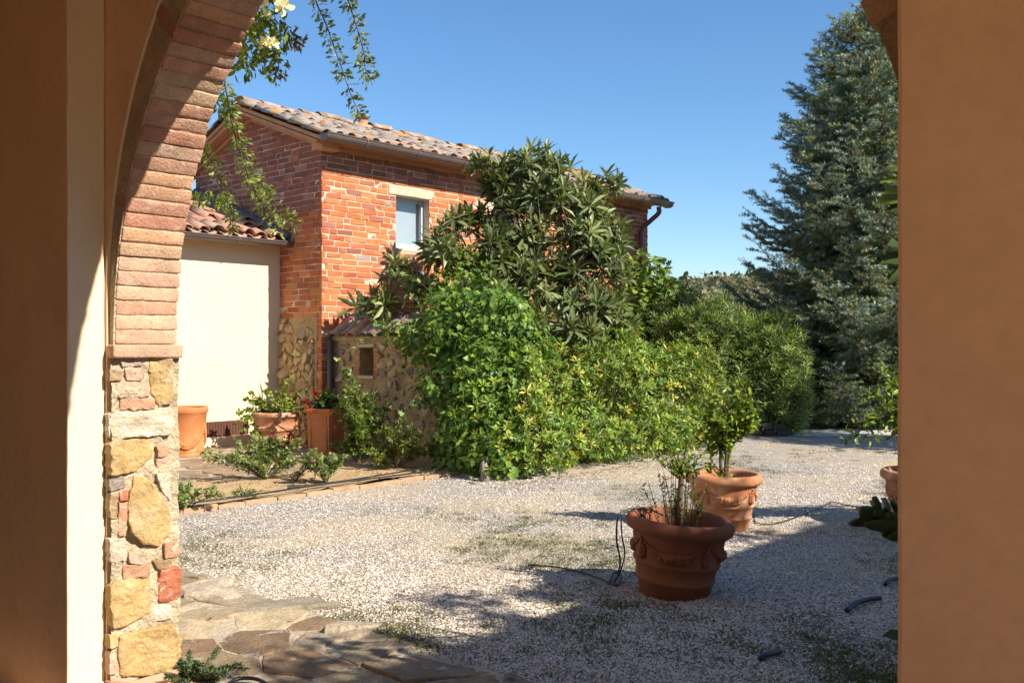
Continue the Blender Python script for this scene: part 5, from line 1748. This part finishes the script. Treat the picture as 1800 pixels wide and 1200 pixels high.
D = norm(N * .5 - UPV * .5 + rand_dir(r, len(P)) * .7)
lv.add(P, D, N + UPV * .5 + rand_dir(r, len(P)) * .4, 0.046 * r.uniform(.7, 1.2, len(P)), .023, tint(r, len(P), RL), T8)
for (x, y, s) in ((465, 82, .034), (478, 78, .026), (495, 12, .035), (485, 3, .028), (462, 5, .024), (470, 30, .018)):
    c = at_u(x, y, 2.5); fl = Leaves()
    rosettes(fl, r, c + r.normal(0, s * .2, (3, 3)), norm(np.tile(np.array([.5, -.6, .4]), (3, 1)) + rand_dir(r, 3) * .4), 6, s, s * .8, .4, 1.4, [(.78, .72, .42), (.80, .76, .55)], T8)
    fl.build('flower', M['petal'], CL)
def spray(pts, uu, n, L, pal, drop=None):
    P = smooth_path([at_u(x, y, uu) for (x, y) in pts], 8)
    V, F = tube(P, np.linspace(.0045, .0015, len(P)), 4); st.add(V, F)
    n = int(n * 1.75); L = L * 1.12
    k = np.sort(r.uniform(0, len(P) - 2, n)); i = k.astype(int); fr = (k - i)[:, None]
    Q = P[i] * (1 - fr) + P[i + 1] * fr
    T = norm(P[i + 1] - P[i])
    side = np.where(np.arange(n) % 2 == 0, 1, -1)[:, None]
    S = norm(np.cross(T, np.array([0, 1, 0.]))) * side
    D = norm(T * .45 + S * r.uniform(.4, 1.0, (n, 1)) + rand_dir(r, n) * .35)
    for off in (0, .5, 1.0):      # leaflets along a short stalk
        D2 = norm(D + rand_dir(r, n) * .55)
        lv.add(Q + D * L * off * .8, D2, rand_dir(r, n) + UPV * .6, L * r.uniform(.7, 1.15, n), L * .40, tint(r, n, pal, .25), T4)
LT = [(0.230, 0.299, 0.081), (0.299, 0.356, 0.115), (0.172, 0.241, 0.057)]  # sunlight on these sprays is put into lighter leaf colours
spray([(392, 120), (400, 175), (412, 215), (438, 285), (465, 335), (492, 375), (522, 392)], 2.75, 62, .033, LT)
spray([(396, 150), (410, 225), (425, 280), (445, 330), (470, 375), (495, 410)], 2.7, 56, .033, LT)
spray([(350, 215), (352, 248), (372, 285), (392, 330), (405, 370), (412, 412)], 2.7, 48, .031, LT)
spray([(330, 352), (352, 350), (380, 352), (402, 358)], 2.75, 22, .033, RL)
spray([(385, 100), (378, 150), (385, 185), (400, 200)], 2.6, 22, .034, RL)
DKL = [(0.120, 0.180, 0.054), (0.168, 0.240, 0.084), (0.216, 0.288, 0.120)]
spray([(548, -60), (555, 0), (572, 40), (590, 90), (604, 130), (618, 170), (636, 208)], 2.8, 52, .032, DKL)
spray([(600, -60), (612, 0), (628, 50), (640, 95), (642, 120), (655, 150)], 2.8, 44, .032, DKL)
spray([(480, 70), (505, 62), (520, 72), (535, 80)], 2.7, 14, .03, [(.16, .06, .06), (.13, .15, .05)])
spray([(470, 90), (490, 115), (478, 145)], 2.65, 12, .03, [(.14, .17, .05), (.18, .10, .06)])
for (a_, b_) in ((W(2.18, -4.62, .0), W(2.18, -4.62, 3.3)), (W(2.18, -4.62, 3.3), at_u(400, -40, 2.4)), (at_u(400, -40, 2.4), at_u(480, -40, 2.6)), (at_u(480, -40, 2.6), at_u(560, -60, 2.7)), (at_u(560, -60, 2.7), at_u(610, -60, 2.8)), (at_u(400, -20, 2.4), at_u(392, 120, 2.75)), (at_u(400, -20, 2.4), at_u(352, 215, 2.7))):
    branches(st, r, a_, [b_], .012, .006)
lv.build('foliage', M['leaf'], CL, kind='stuff'); st.build('stems', M['bark'], CL)

# ---------------------------------------------------------------- plants beside the right-hand pier
r = rng(217)
def small_pot(foot, label, R=.2, H=.36):
    return pot('terracotta_pot', foot, R, H, M['terracotta_red'], label, swags=0, style='bell')
kf = np.array([1.78, 3.05, 0])
small_pot(kf, 'plain terracotta pot holding the cactus behind the right-hand wall', .2, .55)
KA = thing('leaf_cactus', kf + ZZ * .45, 'dark flat-stemmed cactus leaning out from behind the right-hand wall', 'cactus')
M['cactus'] = surf('cactus_skin', (.05, .085, .02), .25, 12, .45, .2, 60, .004, spec=.45)
def pad(a_, b_, wd, tw_):
    a_, b_ = np.asarray(a_, float), np.asarray(b_, float)
    d = norm(b_ - a_); L = np.linalg.norm(b_ - a_)
    s = norm(np.cross(d, np.array([math.sin(tw_), math.cos(tw_), .3]))); n_ = np.cross(s, d)
    V, F = [], []
    K = 8
    for i, t in enumerate(np.linspace(0, 1, 8)):
        w_ = wd * (math.sin(math.pi * (t * .92 + .05)) ** .55) * (1 + .08 * math.sin(i * 2.4))
        bow = .06 * L * math.sin(math.pi * t)
        for k in range(K):
            an_ = 2 * math.pi * k / K
            V.append(a_ + d * L * t + s * w_ * .5 * math.cos(an_) + n_ * (.009 * math.sin(an_) + bow))
    for i in range(7):
        for k in range(K):
            F.append((i * K + k, i * K + (k + 1) % K, (i + 1) * K + (k + 1) % K, (i + 1) * K + k))
    F.append(tuple(range(K))[::-1]); F.append(tuple(7 * K + k for k in range(K)))
    mesh('stem_segment', V, F, M['cactus'], KA, smooth=True)
def kp(x, y, D=3.0): return at_depth(x, y, D)
for (x0, y0, x1, y1, wd, tw_) in ((1600, 930, 1520, 922, .05, .3), (1590, 915, 1512, 902, .05, .2), (1540, 918, 1493, 920, .035, .1), (1545, 905, 1507, 915, .035, .2), (1545, 900, 1536, 872, .034, 1.4), (1536, 905, 1533, 880, .03, 1.2), (1560, 912, 1553, 876, .045, 1.5), (1557, 914, 1559, 890, .03, 1.3), (1580, 912, 1568, 880, .05, 1.5),
                                  (1600, 940, 1550, 937, .05, .2), (1610, 935, 1562, 945, .05, .1), (1515, 903, 1508, 893, .025, 1.0), (1540, 900, 1512, 894, .03, .4), (1650, 900, 1595, 935, .06, .5), (1680, 880, 1600, 915, .06, .4)):
    pad(kp(x0, y0, 3.0 + r.normal(0, .03)), kp(x1, y1, 3.0 + r.normal(0, .03)), wd, tw_)
a = Acc(); branches(a, r, kf + ZZ * .42, [kp(1650, 900), kp(1680, 880), kp(1610, 935), kp(1600, 930)], .012, .01); a.build('stems', M['cactus'], KA)
mf = np.array([2.05, 3.35, 0])
MG = thing('broad_leaved_shrub', mf, 'shrub with large glossy leaves showing at the edge of the right-hand wall', 'shrub')
st = Acc()
V, F = tube([mf - ZZ * .02, mf + np.array([-.02, 0, .8]), mf + np.array([-.05, 0, 1.6]), mf + np.array([-.1, 0, 2.3])], [.03, .025, .02, .008], 8); st.add(V, F)
def big_leaf(x0, y0, x1, y1, wd, col, D=3.2, nrm=(.2, -.6, .7)):
    A_, B_ = at_depth(x0, y0, D), at_depth(x1, y1, D - .03)
    lv = Leaves(); lv.add(A_[None], (B_ - A_)[None], np.array([nrm]), np.linalg.norm(B_ - A_), wd, np.array([col]), T8)
    lv.build('leaf', M['leaf_glossy'], MG)
    branches(st, r, mf + np.array([-.05, 0, min(2.2, max(.3, A_[2] - .1))]), [A_], .006, .003)
LG, DG = (.17, .24, .03), (.05, .085, .02)
for (x0, y0, x1, y1, wd, c) in ((1600, 300, 1556, 292, .05, LG), (1605, 320, 1550, 312, .05, LG), (1600, 345, 1543, 350, .075, LG), (1610, 335, 1552, 332, .06, (.22, .28, .05)), (1610, 360, 1560, 362, .05, DG), (1605, 430, 1562, 425, .07, DG), (1605, 450, 1550, 455, .075, DG), (1610, 475, 1565, 490, .07, DG),
                                (1600, 1120, 1555, 1112, .05, DG), (1620, 260, 1590, 240, .06, LG), (1640, 400, 1600, 380, .08, LG), (1660, 520, 1610, 540, .08, DG), (1680, 300, 1640, 280, .08, LG), (1680, 450, 1650, 430, .08, LG), (1700, 380, 1660, 400, .08, LG)):
    big_leaf(x0, y0, x1, y1, wd, c)
st.build('stem', M['bark'], MG)

# ================================================================ gravel, grass and litter
r = rng(301)
n = 330000
D = 1 / r.uniform(1 / 15.0, 1 / 3.3, n)
X = r.uniform(-.56, .48, n) * D
P = np.stack([X, D, np.zeros(n)], 1)
uu, ww = P @ D1, P @ E1
patch = wob(P * np.array([1, 1, 0]), 1.3, 77) + .5 * wob(P, 3.5, 78)
edge = np.clip((3.6 - uu) / .8, 0, 1)
ok = (uu > 3.03) & (ww > -7.44) & ~((uu > 7.4) & (ww < -6.7)) & (r.uniform(-1.3, 1.1, n) > patch * 1.1 - .25 + edge * .6)
P = P[ok]; n = len(P)
s = r.uniform(.0042, .0088, n) * (1 + np.clip(P[:, 1] - 7, 0, 8) * .05)
OC = np.array([(1, 0, 0), (-1, 0, 0), (0, 1, 0), (0, -1, 0), (0, 0, 1)], float)
OF = np.array([(0, 2, 4), (2, 1, 4), (1, 3, 4), (3, 0, 4)])
an = r.uniform(0, 6.28, n)
R3 = np.zeros((n, 3, 3)); ca, sa_ = np.cos(an), np.sin(an)
R3[:, 0, 0] = ca; R3[:, 0, 1] = -sa_; R3[:, 1, 0] = sa_; R3[:, 1, 1] = ca; R3[:, 2, 2] = 1
sh = np.stack([r.uniform(.8, 1.5, n), r.uniform(.6, 1.1, n), r.uniform(.45, .8, n)], 1)
Vv = OC[None] * sh[:, None] + r.normal(0, .16, (n, 5, 3))
Vv = np.einsum('nij,nkj->nki', R3, Vv) * s[:, None, None] + P[:, None] + np.array([0, 0, .0025])
Fv = (OF[None] + (np.arange(n) * 5)[:, None, None]).reshape(-1, 3)
gc = tint(r, n, [(.66, .57, .49), (.56, .48, .40), (.74, .66, .58), (.60, .51, .41), (.34, .29, .24), (.70, .61, .52), (.20, .16, .13), (.72, .65, .57)], .18)
gs = mesh('gravel', Vv.reshape(-1, 3), Fv, M['gravelstone'], None, col=np.repeat(gc, 5, 0), kind='stuff')
gs['label'] = 'pale loose gravel stones over the yard'

# weeds and grass in the gravel
r = rng(303)
m = 9000
D = 1 / r.uniform(1 / 13.0, 1 / 3.5, m); X = r.uniform(-.5, .46, m) * D
C = np.stack([X, D, np.zeros(m)], 1)
uu, ww = C @ D1, C @ E1
pt = wob(C, 1.3, 77) + .5 * wob(C, 3.5, 78)
ok = (uu > 3.0) & (ww > -7.4) & ~((uu > 7.4) & (ww < -6.7)) & (pt + np.clip((4.2 - uu), 0, 1.3) * .8 + r.normal(0, .28, m) > .80)
C = C[ok]
moss = on_ground(1060, 1085)
C = np.concatenate([C, moss + np.concatenate([r.normal(0, 1, (150, 2)) * np.array([.28, .34]), np.zeros((150, 1))], 1), on_ground(1350, 1130) + np.concatenate([r.normal(0, 1, (90, 2)) * np.array([.6, .4]), np.zeros((90, 1))], 1)])
lv = Leaves()
for k in range(26):
    nn = len(C)
    q = C + np.concatenate([r.normal(0, .045, (nn, 2)), np.zeros((nn, 1))], 1)
    d = norm(np.concatenate([r.normal(0, .8, (nn, 2)), r.uniform(.25, 1.0, (nn, 1))], 1))
    lv.add(q, d, rand_dir(r, nn) + UPV * .3, r.uniform(.010, .032, nn), r.uniform(.003, .008, nn), tint(r, nn, [(.12, .15, .05), (.17, .19, .07), (.22, .20, .09), (.09, .12, .04)], .25), T2)
go = lv.build('grass_tufts', M['grass'], None, kind='stuff')
go['label'] = 'short weeds and grass growing through the gravel'

# fallen leaves along the hedge, on the bed and on the paving
r = rng(305)
lv = Leaves()
q = []
for _ in range(420):
    u = r.uniform(6.8, 11.5); q.append(W(u, -6.55 + abs(r.normal(0, .22)), .012))
for _ in range(520):
    q.append(W(r.uniform(2.6, 8.1), r.uniform(-8.8, -7.6), .055))
for _ in range(120):
    q.append(W(r.uniform(2.2, 7), r.uniform(-6.5, -2), .02 if r.uniform() < .5 else .025))
for _ in range(260):
    q.append(W(r.uniform(6.4, 8.1), r.uniform(-9.4, -7.7), .055))
q = np.array(q); nn = len(q)
lv.add(q, norm(np.concatenate([r.normal(size=(nn, 2)), r.normal(0, .15, (nn, 1))], 1)), UPV + rand_dir(r, nn) * .4, r.uniform(.018, .055, nn), r.uniform(.01, .025, nn), tint(r, nn, [(.22, .11, .04), (.30, .17, .07), (.14, .08, .04), (.36, .24, .08)], .25), T4)
lo_ = lv.build('fallen_leaves', M['leaf'], None, kind='stuff')
lo_['label'] = 'dry brown leaves scattered under the hedge and on the bed'
